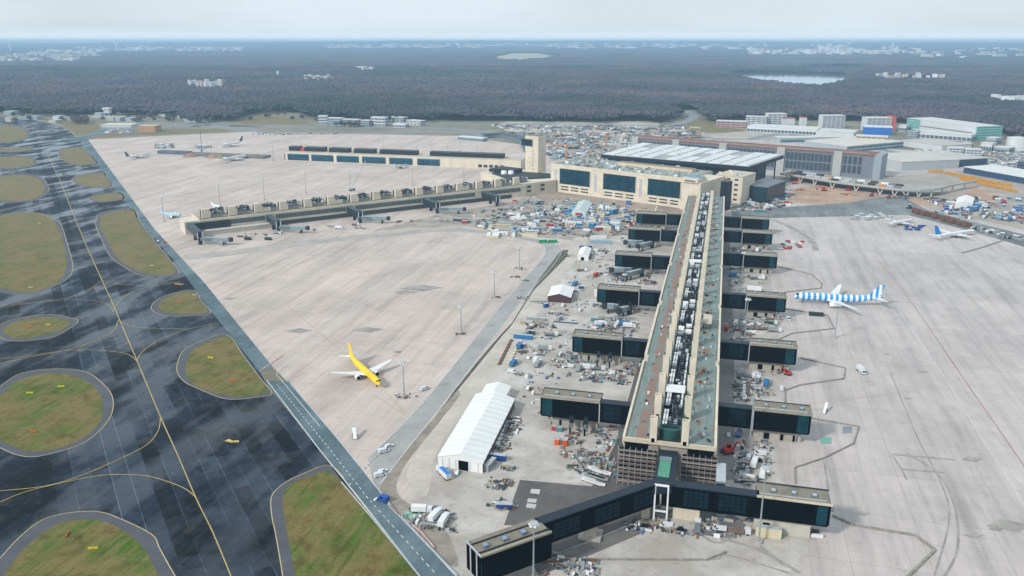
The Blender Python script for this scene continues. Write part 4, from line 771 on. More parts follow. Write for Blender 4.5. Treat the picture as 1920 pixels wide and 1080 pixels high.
for k in range(10): 
    for a_, b_ in ((-1, -1), (1, -1), (1, 1), (-1, 1)): m.beam((a_ * (1.3 - .1 * k), b_ * (1.3 - .1 * k), k * 4), (a_ * (1.2 - .1 * k), b_ * (1.2 - .1 * k), k * 4 + 4), .35, MGREY)
    m.beam((-1.2, -1.2, k * 4), (1.1, 1.1, k * 4 + 4), .25, BRICK)
m.build('lattice', t)
rs = random.Random(3)
for i in range(46):
    px = rs.uniform(5, 400); py = rs.uniform(214, 231) if px < 210 else rs.uniform(214, 230)
    if 120 < px < 165 or abs(px - 201) < 9: continue
    t, L = block('airfield_shed', 'x', (px, py), (px + rs.uniform(6, 24), py + .3), rs.uniform(12, 26), rs.uniform(3.5, 9), rs.choice((WW, GW, mat('8f99a3', .1, .2, .7), mat('b5ada2', .1, .2, .7))), rs.choice((WR, mat('8d9aa2', .1, .2, .7), mat('a5b0b5', .1, .2, .7))), 0)
    rank(t, 'small low airfield building before the forest on the left', 'low airfield buildings on the far left')
for i in range(34):
    px = rs.uniform(200, 248); py = rs.uniform(242, 251)
    t = thing('storage_unit', 'x', 'storage unit', (*P(px, py), 0), rs.uniform(-.3, .3)); m = MB(); m.box(-5, -1.5, 0, 5, 1.5, 2.8, rs.choice((LGREY, WHITE, MGREY, mat('7a7f98', .1, .2, .7)))); m.build('body', t); m = MB(); m.box(-5.1, -1.6, 2.8, 5.1, 1.6, 3.0, LGREY); m.build('roof', t); rank(t, 'pale storage unit beside the brick hall', 'storage units beside the brick hall')
t = thing('curved_terminal', 'long low curved grey building behind the far pier', 'building', (*P(905, 262), 0)); cv = smooth_loop(GP([(905, 259), (940, 258), (970, 263), (985, 272), (992, 286)]), 6, False); o0 = P(905, 262); m = MB()
for a_, b_ in zip(cv, cv[1:]): m.beam((a_[0] - o0[0], a_[1] - o0[1], 4), (b_[0] - o0[0], b_[1] - o0[1], 4), 18, mat('66737a', .15, .1, .7), 8)
m.build('wall', t); m = MB()
for a_, b_ in zip(cv, cv[1:]): m.beam((a_[0] - o0[0], a_[1] - o0[1], 8.4), (b_[0] - o0[0], b_[1] - o0[1], 8.4), 20, mat('4d585e', .15, .1, .7), .8)
m.build('roof', t)
block('low_hall', 'low grey hall with a light roof beside the far apron', (858, 262), (905, 266), 16, 6, GW, mat('c6cdcf', .06, .1, .7), 1, 12)
# ------------------------------------------------------------------ aircraft
def m_stripes():
    b = NB('blue_white_stripes'); tc_ = b.n('ShaderNodeTexCoord'); x, y, z = b.sep(tc_.outputs['Object'])
    fr = b.math('FRACT', b.math('DIVIDE', b.math('ADD', x, 40.0), 4.05)); c = b.mix(b.math('LESS_THAN', fr, .5), lin('dfe8ee'), lin('2c8fd4')); return b.fin(c, .35)
def aircraft(name_label, L, span, nose, hdg, body, fin, r=2.0, eng=WHITE, wing=WHITE, zc=4.4, winglet=None, text=None, big=True, sweep=.32, eng_r=1.5):
    t = thing('airliner', name_label, 'airliner', (*nose, 0), hdg)        # nose at origin, tail towards -X
    n = 16; rings = []
    for s, k, up in ((0, .02, -.35), (.012, .34, -.25), (.035, .66, -.12), (.07, .9, 0), (.11, 1, 0), (.62, 1, 0), (.72, .93, .1), (.82, .72, .3), (.91, .45, .55), (.97, .24, .75), (1, .08, .85)):
        rings.append([(-s * L, r * k * math.cos(2 * math.pi * i / n), zc + r * up + r * k * math.sin(2 * math.pi * i / n)) for i in range(n)])
    m = MB(); m.loft(rings, body); fus = m.build('fuselage', t, True)
    m = MB(); m.box(-.047 * L, -r * .62, zc + r * .30, -.030 * L, r * .62, zc + r * .60, BLK); m.build('cockpit_window', t)
    if big:
        for sd in (-1, 1):
            m = MB()
            for q in range(int(L * .62 / 1.0)): x = -.12 * L - q * 1.0; m.box(x, sd * r * .955 - .06, zc + r * .22, x - .32, sd * r * .955 + .06, zc + r * .22 + .42, DGREY)
            if not text: m.build('window_row', t)
    h = span / 2
    for sd in (-1, 1):
        x0, c0 = -.36 * L, .17 * L; xt = x0 - h * (sweep * 1.55); ct = c0 * .22
        def sec(x, c, y, z, tk): return [(x, y, z), (x - c * .3, y, z + tk), (x - c, y, z + tk * .1), (x - c * .5, y, z - tk * .5)]
        ym = r * .8 + (h - r * .8) * .36; fx = lambda y: x0 - (y - r * .5) * sweep * 1.55
        secs = [sec(x0 + .5, c0, sd * r * .5, zc - r * .62, .75), sec(fx(ym), c0 * .58, sd * ym, zc - r * .45 + ym * .06, .42), sec(fx(h), ct, sd * h, zc - r * .3 + h * .085, .15)]
        if sd < 0: secs = [s_[::-1] for s_ in secs]
        m = MB(); m.loft(secs, wing)
        if winglet: p = secs[-1][0 if sd > 0 else 3]; m.add([(p[0], p[1], p[2]), (p[0] - ct, p[1], p[2]), (p[0] - ct - 1.6, p[1] + sd * .7, p[2] + 2.2), (p[0] - 1.4, p[1] + sd * .7, p[2] + 2.2)], [(0, 1, 2, 3)], winglet)
        m.build('wing', t)
        ye = h * .31; xe = fx(ye) + eng_r * 1.5; ze = zc - r * .6 - eng_r * .55
        def ring(x, k): return [(x, sd * ye + eng_r * k * math.cos(2 * math.pi * i / 14), ze + eng_r * k * math.sin(2 * math.pi * i / 14)) for i in range(14)]
        m = MB(); m.loft([ring(xe, .86), ring(xe - .4, 1), ring(xe - eng_r * 1.6, 1), ring(xe - eng_r * 2.9, .72), ring(xe - eng_r * 3.6, .3)], eng); m.loft([ring(xe + .02, .8), ring(xe + .06, .05)], BLK); m.beam((xe - eng_r * 1.2, sd * ye, ze + eng_r), (xe - eng_r * 3.4, sd * ye, zc - r * .3), .5, eng); m.build('engine', t, True)
        sx, sh = -.895 * L, span * .17; secs = [sec(sx, .085 * L, sd * r * .2, zc + r * .55, .3), sec(sx - sh * .62, .03 * L, sd * sh, zc + r * .75, .1)]
        if sd < 0: secs = [s_[::-1] for s_ in secs]
        m = MB(); m.loft(secs, wing); m.build('tailplane', t)
        for gx in (-.5 * L,): m = MB(); m.cyl(gx, sd * r * 1.25, 0, zc - r * .6, .16, MGREY); [m.box(gx - .6 + q, sd * r * 1.25 - .55, 0, gx + .2 + q, sd * r * 1.25 + .55, 1.1, DGREY) for q in (-.5, .6)]; m.build('main_gear', t)
    fh = .155 * L * (1 if L > 40 else 1.05); x0 = -.83 * L; c0 = .12 * L
    m = MB(); tk = .22; a = [(x0 + .02 * L, 0), (x0 - c0, 0), (x0 - c0 * .62 - fh * .82 - .0 * L, fh), (x0 - fh * .78 + .012 * L, fh)]
    zb_ = zc + r * .7; vs = [(x, y, zb_ + z) for y in (-tk, tk) for x, z in ((a[0][0], a[0][1]), (a[1][0], a[1][1]), (a[1][0] - fh * .38, fh), (a[0][0] - fh * .92, fh))]
    m.add(vs, [(0, 1, 2, 3), (7, 6, 5, 4), (0, 4, 5, 1), (1, 5, 6, 2), (2, 6, 7, 3), (3, 7, 4, 0)], fin); m.build('tail_fin', t)
    m = MB(); m.cyl(-.1 * L, 0, 0, zc - r * .8, .14, MGREY); m.box(-.1 * L - .4, -.35, 0, -.1 * L + .4, .35, .8, DGREY); m.build('nose_gear', t)
    if text:
        for sd in (-1, 1):
            c_ = bpy.data.curves.new('text', 'FONT'); c_.body = text; c_.size = 3.1; c_.align_x = 'CENTER'; c_.extrude = .04; c_.shear = .3; c_.materials.append(mat('b3201c', .05, .3, .5)); o = bpy.data.objects.new('text', c_); me_ = bpy.data.meshes.new_from_object(o); bpy.data.objects.remove(o); me_.name = 'lettering'; o = bpy.data.objects.new('lettering', me_); COL.objects.link(o); o.parent = t
            o.location = (-.24 * L, sd * r * 1.0, zc - r * .35); o.rotation_euler = (R(78), 0, R(180) if sd > 0 else 0)
            o.scale = (1.25, 1, 1)
        c_ = None
    return t
YB = mat('f7c41e', .04, .3, .35, name='yellow_paint'); STR = m_stripes()
def place_ac(label, nose_px, tail_px, L, span, *a, **k):
    n_, t_ = Vector(P(*nose_px, k.get('zc', 4.4))), Vector(P(*tail_px, k.get('zc', 4.4) + 1.2)); d = n_ - t_; L = max(L, d.length * 1.02); return aircraft(label, L, span, n_, math.atan2(d.y, d.x), *a, **k)
place_ac('yellow freight airliner with red lettering parked alone on the left apron', (712, 719), (655, 665), 47, 38.5, YB, YB, r=1.95, zc=4.0, text='DHL', eng_r=1.45)
place_ac('blue and white striped airliner parked nose-in at the right side annexes', (1489, 554), (1652, 560), 62, 62, STR, STR, r=2.85, zc=5.4, winglet=None, eng_r=1.9)
place_ac('white airliner with a blue tail fin at the top right of the right apron', (1829, 432), (1752, 442), 44, 42, WHITE, mat('1d7fc4', .1, .3, .4), r=2.0, zc=4.0)
place_ac('all white airliner left of the blue-tailed one on the right apron', (1711, 412), (1667, 418), 34, 36, WHITE, WHITE, r=1.8, zc=3.6)
place_ac('white airliner with a dark grey tail at the outer end of the unfinished far pier', (281, 288), (236, 295), 46, 40, WHITE, mat('4a4a58', .1, .3, .5), r=2.0, zc=3.8)
place_ac('white airliner with a pale yellow tail in front of the unfinished far pier', (463, 291), (410, 300), 60, 52, WHITE, mat('b9b48c', .1, .3, .5), r=2.6, zc=4.6)
place_ac('white airliner with a tall black tail behind the unfinished far pier', (415, 273), (455, 265), 56, 50, WHITE, mat('20242e', .1, .3, .5), r=2.5, zc=4.6)
place_ac('small pale mint airliner in front of the far pier', (764, 309), (741, 312), 30, 28, mat('b9c9c0', .05, .3, .5), mat('a5c0b0', .05, .3, .5), r=1.7, zc=3.4)
place_ac('light blue airliner half hidden behind the outer end of the left pier', (340, 403), (318, 400), 26, 24, mat('a9cbe0', .05, .3, .5), mat('9cc8e6', .05, .3, .5), r=1.9, zc=3.8)
place_ac('small white airliner behind the roof shafts of the left pier', (413, 388), (404, 384), 20, 19, WHITE, WHITE, r=1.6, zc=3.4)

# ------------------------------------------------------------------ floodlight masts
def mast_proto(h, heads=6):
    t = thing('floodlight_mast', 'x', 'floodlight mast', (0, 0, 0)); m = MB(); m.cyl(0, 0, 0, h, .42, mat('8b979b', .1, .4, .5), .2, 8); m.build('pole', t)
    m = MB(); m.cyl(0, 0, 0, 1.0, 1.5, CRETE, n=12); m.build('foot', t); m = MB(); m.cyl(0, 0, h - .2, h + .1, 1.7, LGREY, n=10); m.build('head_ring', t)
    for i in range(heads): a = 2 * math.pi * i / heads; m = MB(); m.box(1.5 * math.cos(a) - .5, 1.5 * math.sin(a) - .5, h - .9, 1.5 * math.cos(a) + .5, 1.5 * math.sin(a) + .5, h - .25, WHITE); m.build('floodlight', t)
    return t
MP = {}
for (bx, by, h, lab) in ((758, 743, 21, 'beside the yellow freight airliner'), (865, 625, 20, 'left of the grey perimeter road, middle of the left apron'), (927, 557, 21, 'left of the grey perimeter road near its bend'), (974, 505, 20, 'at the upper corner of the left apron'), (1565, 634, 24, 'below the striped airliner'), (1422, 1018, 34, 'in front of the crossing bridge\'s right arm'), (1405, 838, 40, 'rising before the nearest right annex'),
                         (1000, 1085, 24, 'before the crossing bridge\'s left end box'), (1390, 530, 26, 'between the third and fourth right annexes'), (1396, 640, 30, 'rising before the third right annex'), (308, 415, 26, 'beside the outer end of the left pier'), (413, 385, 26, 'behind the left pier, second mast from its outer end'), (496, 375, 28, 'behind the left pier, third mast from its outer end'), (574, 362, 27, 'behind the left pier, fourth mast from its outer end'),
                         (657, 355, 26, 'behind the left pier, fifth mast from its outer end'), (774, 348, 26, 'behind the left pier, sixth mast from its outer end'), (870, 343, 26, 'behind the left pier, seventh mast from its outer end'), (1002, 405, 22, 'dark one in the container yard'), (1170, 560, 20, 'beside the left annexes, behind the third')):
    if h not in MP: MP[h] = t = mast_proto(h)
    else: t = dup(MP[h])
    t.location = (*P(bx, by), 0); t['label'] = 'floodlight mast ' + lab; t['group'] = 'floodlight masts'
for i, px in enumerate((513, 565, 638, 720, 782, 808, 840, 863, 894)):
    t = dup(MP[26]); t.location = (*P(px, 291 if i % 2 else 302), 0); rank(t, 'thin floodlight mast along the far pier', 'far floodlight masts')
mats_m = MB()
for (bx, by, r_) in ((758, 745, 4.5), (865, 627, 3.5), (927, 558, 2.8), (974, 505, 3.5), (985, 527, 3), (965, 520, 3)):
    t = thing('cable_heap', 'x', 'equipment heap', (*P(bx, by), 0)); m = MB()
    for q in range(16): a, d = rnd.random() * 6.28, rnd.random() * r_; s = rnd.uniform(.4, 1.1); m.box(d * math.cos(a) * 1.6, d * math.sin(a), 0, d * math.cos(a) * 1.6 + s, d * math.sin(a) + s, s, rnd.choice((DGREY, MGREY, TIMBER, mat('545548', .35, .12, .95))))
    m.build('heap', t, kind='stuff'); rank(t, 'small dark heap of equipment around a mast foot', 'heaps at mast feet')

# ------------------------------------------------------------------ concrete barrier rows on the right apron
def barrier(pts, label, w=.55, h=.8, mt=None):
    p = GP(pts); t = thing('barrier_row', label, 'barrier row', (*p[0], 0), 0, 'barrier rows on the apron'); m = MB(); d = resample(p, 4.0)
    for a, b_ in zip(d, d[1:]): m.beam((a.x - p[0][0], a.y - p[0][1], h / 2), ((b_.x * .96 + a.x * .04) - p[0][0], (b_.y * .96 + a.y * .04) - p[0][1], h / 2), w, mt or mat('8b867f', .25, .4, .9), h)
    m.build('concrete_blocks', t)
barrier([(1520, 785), (1610, 801), (1600, 833), (1545, 860), (1490, 878), (1491, 909)], 'zigzag row of concrete barriers around the nearest right annex')
barrier([(1561, 968), (1602, 986), (1716, 1005), (1753, 1033), (1700, 1085)], 'zigzag row of concrete barriers right of the crossing bridge', 1.0)
barrier([(1500, 672), (1585, 691), (1582, 711), (1500, 723), (1472, 733), (1472, 755)], 'zigzag row of barriers around the second right annex')
barrier([(1472, 580), (1552, 592), (1564, 617), (1485, 626), (1455, 640)], 'row of barriers below the striped airliner')
barrier([(1457, 500), (1522, 515), (1541, 532), (1539, 541), (1470, 549)], 'curved row of barriers above the striped airliner')
barrier([(1803, 475), (1830, 468), (1852, 461), (1880, 452)], 'dark row of barriers below the blue-tailed airliner', 1.6)
barrier([(1100, 1050), (1325, 1051), (1362, 1036)], 'thin barrier row in the foreground below the crossing bridge', .6)
barrier([(640, 905), (700, 975), (790, 1085)], 'low kerb rail between service road and bottom grass', .5, .5, LGREY)
barrier([(728, 947), (770, 990), (858, 1082)], 'guard rail on the inner side of the service road', .5, .9, LGREY)
barrier([(722, 935), (740, 960), (790, 1000), (815, 1030)], 'crooked row of red and white barriers on the verge', .7, .9, mat('b79a94', .3, .8, .8))

# ------------------------------------------------------------------ vehicles
def wheels(t, xs, y, r=.42):
    for x in xs:
        for s in (-1, 1):
            m = MB(); n = 10; m.loft([[(x + r * math.cos(6.283 * i / n), s * y + q, r + r * math.sin(6.283 * i / n)) for i in range(n)] for q in (-.13, .13)], DGREY); m.build('wheel', t)
def car_proto(col, name='parked_car', cat='car'):
    t = thing(name, 'x', cat); prof = [(-2.2, .35), (2.2, .35), (2.25, .8), (1.3, .95), (.6, 1.45), (-1.3, 1.5), (-2.1, 1.0), (-2.25, .7)]
    m = MB(); m.loft([[(x, y, z) for x, z in prof] for y in (.88, -.88)], col); m.build('body', t)
    m = MB(); g = [(1.15, 1.0), (.58, 1.4), (-1.25, 1.43), (-1.85, 1.02)]; m.loft([[(x, y, z) for x, z in g] for y in (.9, -.9)], BLK); m.build('windows', t); m = MB(); m.box(-1.2, -.8, 1.42, .5, .8, 1.53, col); m.build('roof', t); wheels(t, (-1.35, 1.35), .8, .34); return t
def van_proto(col, L=5.6):
    t = thing('van', 'x', 'van'); h = L / 2; prof = [(-h, .4), (h, .4), (h, 1.1), (h - .7, 1.35), (h - 1.4, 2.25), (-h, 2.3)]
    m = MB(); m.loft([[(x, y, z) for x, z in prof] for y in (.98, -.98)], col); m.build('body', t)
    m = MB(); m.box(h - 2.1, -1.0, 1.4, h - 1.25, 1.0, 2.05, BLK); m.build('side_window', t); m = MB(); m.add([(h - .68, -.85, 1.42), (h - .68, .85, 1.42), (h - 1.32, .85, 2.2), (h - 1.32, -.85, 2.2)], [(0, 1, 2, 3)], BLK); m.build('windscreen', t); wheels(t, (-h + 1, h - 1), .88, .38); return t
def truck_proto(cab, bed, L=9, boxed=True):
    t = thing('truck', 'x', 'truck'); h = L / 2; m = MB(); m.box(h - 2.2, -1.2, .6, h, 1.2, 2.9, cab); m.build('cab', t); m = MB(); m.box(h - .9, -1.1, 1.7, h + .03, 1.1, 2.6, BLK); m.build('windscreen', t)
    m = MB(); m.box(-h, -1.25, 1.0, h - 2.5, 1.25, 3.4 if boxed else 1.9, bed); m.build('load_box', t); m = MB(); m.box(-h, -.5, .6, h - 2, .5, 1.0, DGREY); m.build('chassis', t); wheels(t, (-h + 1.2, -h + 2.4, h - 1.3), 1.1, .48); return t
C_W = mat('cfd2d4', .04, .5, .35); C_D = mat('1b2026', .1, .5, .3); C_G = mat('7d8388', .05, .5, .35); C_B = mat('1d4f9a', .06, .5, .4); C_R = mat('b02a22', .06, .5, .4)
PRO = {}
def veh(kind, col, px, py, ang, label=None, z=0):
    key = (kind, col)
    new = key not in PRO
    if new: PRO[key] = {'car': lambda: car_proto(col), 'van': lambda: van_proto(col), 'truck': lambda: truck_proto(C_W, col), 'flat': lambda: truck_proto(C_W, col, 9, False)}[kind]()
    t = PRO[key] if new else dup(PRO[key]); t.location = (*P(px, py), z); t.rotation_euler = (0, 0, R(ang)); t['label'] = label or 'x'; t['group'] = 'vehicles on the airfield'; return t
veh('van', C_W, 1425, 853, 180, 'white van with a dark window strip right of the red machine before the nearest annex')
veh('car', C_D, 1420, 865, 180, 'black car parked just below the white van')
veh('car', C_W, 1366, 817, 90, 'white and dark car standing on the lane right of the pier\'s near end')
veh('truck', C_W, 1614, 698, 285, 'white tanker-like truck driving alone on the right apron')
veh('van', C_W, 713, 893, 45, 'lowest white van on the road beside the service road'); veh('car', C_W, 718, 885, 45, 'white car just above the lowest van')
veh('van', C_W, 720, 848, 45, 'white van in the middle of the perimeter road'); veh('car', C_W, 730, 838, 45, 'white car just ahead of the van on the perimeter road')
veh('car', C_W, 296, 453, 135, 'white car on the service road beside the left pier, upper'); veh('car', C_R, 309, 455, 135, 'reddish car on the service road beside the left pier, lower')
veh('car', C_W, 857, 888, 95, 'white car before the dark doorway of the white tent hall'); veh('car', C_W, 991, 729, 80, 'white car on the lane right of the tent hall'); veh('car', C_W, 992, 672, 80, 'white car on the lane, left of the second left annex')
veh('van', C_W, 796, 731, 60, 'white van right of the yellow freight airliner'); veh('van', C_W, 1087, 583, 90, 'small white van right of the brown tent')
veh('van', C_W, 1557, 571, 265, 'white van below the striped airliner\'s nose'); veh('van', C_W, 1478, 600, 280, 'white van right of the third right annex'); veh('flat', mat('2a4c3c', .1, .3, .6), 1445, 608, 0, 'green flatbed truck below the third right annex')
veh('truck', C_R, 1118, 518, 75, 'dark red truck on the lane left of the fourth left annex'); veh('truck', C_R, 1362, 618, 90, 'red truck close to the pier\'s right wall'); veh('truck', C_R, 984, 428, 30, 'red truck at the front of the container yard')
veh('car', C_B, 1357, 845, 60, 'blue car beside the red machine'); veh('flat', C_B, 1385, 815, 80, 'blue and white truck left of the nearest right annex\'s base'); veh('truck', C_G, 1160, 785, 95, 'dark van on the lane left of the pier\'s near end')
def lorry(px, py, ang, label):
    t = thing('tipper_trailer', label, 'truck', (*P(px, py), 0), R(ang)); m = MB(); m.box(-5, -1.3, 1.0, 3.2, 1.3, 3.4, C_W); m.build('trailer_body', t); m = MB(); m.box(-4.8, -1.1, 3.4, 3.0, 1.1, 3.55, mat('2279c0', .08, .4, .5)); m.build('tarpaulin', t); m = MB(); m.box(3.8, -1.2, .5, 6.2, 1.2, 3.1, C_W); m.build('cab', t); m = MB(); m.box(5.4, -1.1, 1.8, 6.23, 1.1, 2.7, BLK); m.build('windscreen', t); wheels(t, (-4, -2.8, 2, 5), 1.15, .5)
lorry(833, 893, 135, 'white truck with a blue tarpaulin before the tent hall')
t = thing('sweeper_truck', 'blue tractor with a white implement on the service road', 'tractor', (*P(720, 940), 0), R(160)); m = MB(); m.box(-2.4, -1.3, .5, 1.6, 1.3, 3.0, C_B); m.build('body', t); m = MB(); m.box(1.6, -.8, .5, 3.2, .8, 1.5, C_B); m.build('bonnet', t); m = MB(); m.box(3.3, -2.2, .1, 4.2, 2.2, .7, WHITE); m.build('broom', t); m = MB(); m.box(-.4, -1.32, 1.9, 1.2, 1.32, 2.7, BLK); m.build('windows', t); wheels(t, (-1.4, 2.2), 1.2, .6)
t = thing('stairs_vehicle', 'white and dark boarding stairs standing alone at the lower tip of the left apron', 'boarding stairs', (*P(665, 820), 0), R(120)); m = MB(); m.beam((-3.5, 0, .8), (3, 0, 4.6), 1.8, WHITE, .4); m.build('stair_flight', t); m = MB(); m.box(2.4, -1, 4.6, 4.4, 1, 4.8, LGREY); m.build('platform', t); m = MB(); m.box(-2, -.9, .4, 3, .9, 1.0, DGREY); m.build('chassis', t); wheels(t, (-2, 2.4), .9, .4)
def digger(px, py, ang, col, label, s=1.0):
    t = thing('excavator', label, 'excavator', (*P(px, py), 0), R(ang)); t.scale = (s,) * 3
    for y in (-1.1, 1.1): m = MB(); m.box(-2, y - .3, 0, 2, y + .3, .9, DGREY); m.build('track', t)
    m = MB(); m.box(-1.8, -1.3, 1.0, 1.6, 1.3, 2.2, col); m.build('body', t); m = MB(); m.box(.2, .2, 2.2, 1.5, 1.2, 3.3, BLK); m.box(.1, .1, 3.3, 1.6, 1.3, 3.45, col); m.build('cab', t)
    m = MB(); m.beam((1.4, -.3, 1.8), (3.8, -.3, 4.4), .5, col); m.beam((3.8, -.3, 4.4), (5.8, -.3, 2.2), .4, col); m.build('arm', t); m = MB(); m.box(5.4, -.8, 1.2, 6.4, .2, 2.2, DGREY); m.build('bucket', t)
for a in (((1364, 850), 30, C_R, 'red wheeled machine beside the stair tower at the near end', 1.3), ((1490, 345), 10, ORANGE, 'orange excavator below the viaduct, leftmost', 1.5), ((1545, 358), 200, ORANGE, 'orange excavator below the viaduct, middle', 1.6), ((1590, 357), 100, C_R, 'dark red excavator between viaduct columns', 1.4), ((1634, 368), 20, BRICK, 'rusty excavator right of the middle of the viaduct works', 1.3), ((1666, 372), 20, BRICK, 'rusty excavator, rightmost at the viaduct works', 1.2), ((1085, 650), 40, ORANGE, 'orange machine left of the second left annex', 1.0), ((1477, 703), 160, C_R, 'dark red machine at the tip of the second right annex', 1.0), ((1183, 425), 60, C_R, 'red machine behind the farthest left annexes', 1.2)):
    digger(*a[0], a[1], a[2], a[3], a[4])
def crane(px, py, h, ang, col, label, jib=34):
    t = thing('tower_crane', label, 'crane', (*P(px, py), 0), R(ang)); m = MB(); m.box(-1, -1, 0, 1, 1, h, col); m.build('mast', t); m = MB(); m.beam((-10, 0, h + .5), (jib, 0, h + .5), 1.2, col); m.build('jib', t); m = MB(); m.box(-10, -1.2, h - 1.6, -7, 1.2, h, CRETE); m.build('counterweight', t); m = MB(); m.box(.8, -.9, h - 2.5, 2.6, .9, h - .3, WHITE); m.build('cab', t)
OC = mat('b87a48', .1, .3, .7); crane(1061, 302, 26, 175, OC, 'orange tower crane left of the hall roof'); crane(1135, 278, 26, 178, OC, 'orange tower crane before the parking garage\'s left end')
def boom(px, py, ang, h, label, col=LGREY, reach=8):
    t = thing('mobile_crane', label, 'mobile crane', (*P(px, py), 0), R(ang)); m = MB(); m.box(-4, -1.3, .6, 4, 1.3, 2.2, C_R if col is WHITE else MGREY); m.build('carrier', t); m = MB(); m.beam((-1, 0, 2), (reach, 0, h), .7, col); m.build('boom', t); m = MB(); m.box(2.4, -1.2, 2.2, 4, 1.2, 3.2, BLK); m.build('cab', t); wheels(t, (-3, 0, 3), 1.2, .55)
boom(1222, 420, 65, 18, 'mobile crane with a white boom beside the farthest left annex', WHITE, 9); boom(378, 284, 120, 34, 'dark mobile crane with a tall boom at the unfinished far pier', DGREY, 22)
boom(660, 358, 50, 38, 'grey lattice crane leaning behind the left pier', LGREY, 22)
t = thing('boarding_stairs', 'boarding stairs parked beside the nearest right annex', 'boarding stairs', (*P(1547, 772), 0), R(75)); m = MB(); m.beam((-4, 0, .6), (3, 0, 4.4), 1.4, WHITE, .3); m.build('stair_flight', t); m = MB(); m.box(-3, -.8, .3, 3, .8, .7, DGREY); m.build('chassis', t); wheels(t, (-2, 2), .8, .35)
for i, (px, py) in enumerate(((1530, 592), (503, 450), (465, 450))):
    t = thing('skip_container', ('dark green open container below the striped airliner', 'dark green open container before the left pier, right one', 'dark green open container before the left pier, left one')[i], 'container', (*P(px, py), 0)); m = MB(); w = 5 if i == 0 else 3.4; m.box(-w, -1.3, .2, w, 1.3, 2.5, mat('16302c', .15, .4, .6)); m.build('body', t); m = MB(); m.box(-w - .1, -1.4, 2.3, w + .1, 1.4, 2.6, DGREY); m.build('rim', t)
# ------------------------------------------------------------------ tents and sheds
def tent(pts, eave, ridge, label, roof, wall, front=None, door=None, ribs=0):
    A, B_, C_ = [Vector(P(*p)) for p in pts]; W = (B_ - A).length; L = (C_ - B_).length; an = math.atan2(B_.y - A.y, B_.x - A.x); t = thing('tent_hall', label, 'tent hall', (*A, 0), an)
    d = C_ - B_; sk = d.x * math.cos(-an) - d.y * math.sin(-an); L = d.x * math.sin(-an) + d.y * math.cos(-an)
    m = MB(); m.add([(0, 0, 0), (W, 0, 0), (W, 0, eave), (W / 2, 0, ridge - .1), (0, 0, eave)], [(0, 1, 2, 3, 4)], front or wall); m.build('gable_wall', t)
    m = MB(); m.add([(0, 0, 0), (0, 0, eave), (sk, L, eave), (sk, L, 0), (W, 0, 0), (W, 0, eave), (W + sk, L, eave), (W + sk, L, 0), (W / 2 + sk, L, ridge - .1)], [(0, 1, 2, 3), (7, 6, 5, 4), (3, 2, 8, 6, 7)], wall); m.build('side_wall', t)
    m = MB(); n = max(1, ribs)
    for i in range(n):
        y0, y1 = -.3 + (L + .6) * i / n, -.3 + (L + .6) * (i + 1) / n; s0, s1 = sk * y0 / L, sk * y1 / L; e = .25 if ribs else 0
        v = [(-.3 + s0, y0, eave), (W / 2 + s0, y0, ridge), (W + .3 + s0, y0, eave), (-.3 + (s0 + s1) / 2, (y0 + y1) / 2, eave + e), (W / 2 + (s0 + s1) / 2, (y0 + y1) / 2, ridge - e), (W + .3 + (s0 + s1) / 2, (y0 + y1) / 2, eave + e), (-.3 + s1, y1, eave), (W / 2 + s1, y1, ridge), (W + .3 + s1, y1, eave)]
        m.add(v, [(0, 1, 4, 3), (3, 4, 7, 6), (1, 2, 5, 4), (4, 5, 8, 7)], roof)
    m.build('roof', t)
    if door: m = MB(); m.box(W * door[0], -.15, 0, W * door[1], -.02, eave * door[2], BLK); m.build('doorway', t)
    if ribs:
        for q in (.1, .25, .4, .72, .9): m = MB(); m.box(W * q - .1, -.14, 0, W * q + .1, -.03, eave, LGREY); m.build('gable_post', t)
    return t
TW = mat('dcdcda', .04, .1, .6, name='white_canvas')
tent([(822, 874), (905, 888), (965, 764)], 5.2, 8.2, 'large white tent hall with a dark doorway beside the sandy road', TW, mat('5d5552', .15, .3, .8), TW, (.46, .68, .95), 14)
tent([(902, 752), (948, 756), (958, 738)], 4.6, 6.6, 'smaller white tent extension at the far end of the large tent hall', TW, TW)
tent([(1027, 566), (1070, 569), (1076, 550)], 4.6, 7.2, 'white-roofed tent with a dark brown gable above the large tent hall', TW, mat('4a3436', .1, .3, .8))
tent([(1083, 488), (1103, 489), (1108, 474)], 4.5, 6.5, 'small white tent with a square dark door near the road fork', TW, TW, None, (.3, .6, .7))
tent([(1072, 405), (1098, 408), (1110, 388)], 5, 8, 'pale grey tent hall in the middle of the container yard', mat('b9c4c2', .05, .1, .7), mat('c3cccb', .05, .1, .7))
tent([(1790, 390), (1822, 391), (1826, 378)], 5, 8, 'white tent hall among the containers on the far right', TW, TW)
tent([(1604 - 350, 700), (1260, 700), (1262, 690)], 1, 1.2, 'x', TW, TW) if False else None
def cont_proto(col, L=6.1, h=2.6, name='site_container'):
    t = thing(name, 'x', 'container'); m = MB(); m.box(-L / 2, -1.22, .1, L / 2, 1.22, h, col)
    for i in range(int(L / .6)): m.box(-L / 2 + .2 + i * .6, -1.27, .3, -L / 2 + .45 + i * .6, 1.27, h - .2, col)
    m.build('body', t); m = MB(); m.box(-L / 2 - .05, -1.26, h, L / 2 + .05, 1.26, h + .1, LGREY if col is not WHITE else WHITE); m.build('roof', t); m = MB(); m.box(L / 2, -1.1, .2, L / 2 + .06, 1.1, h - .2, MGREY); m.build('door', t); return t
CP = {}
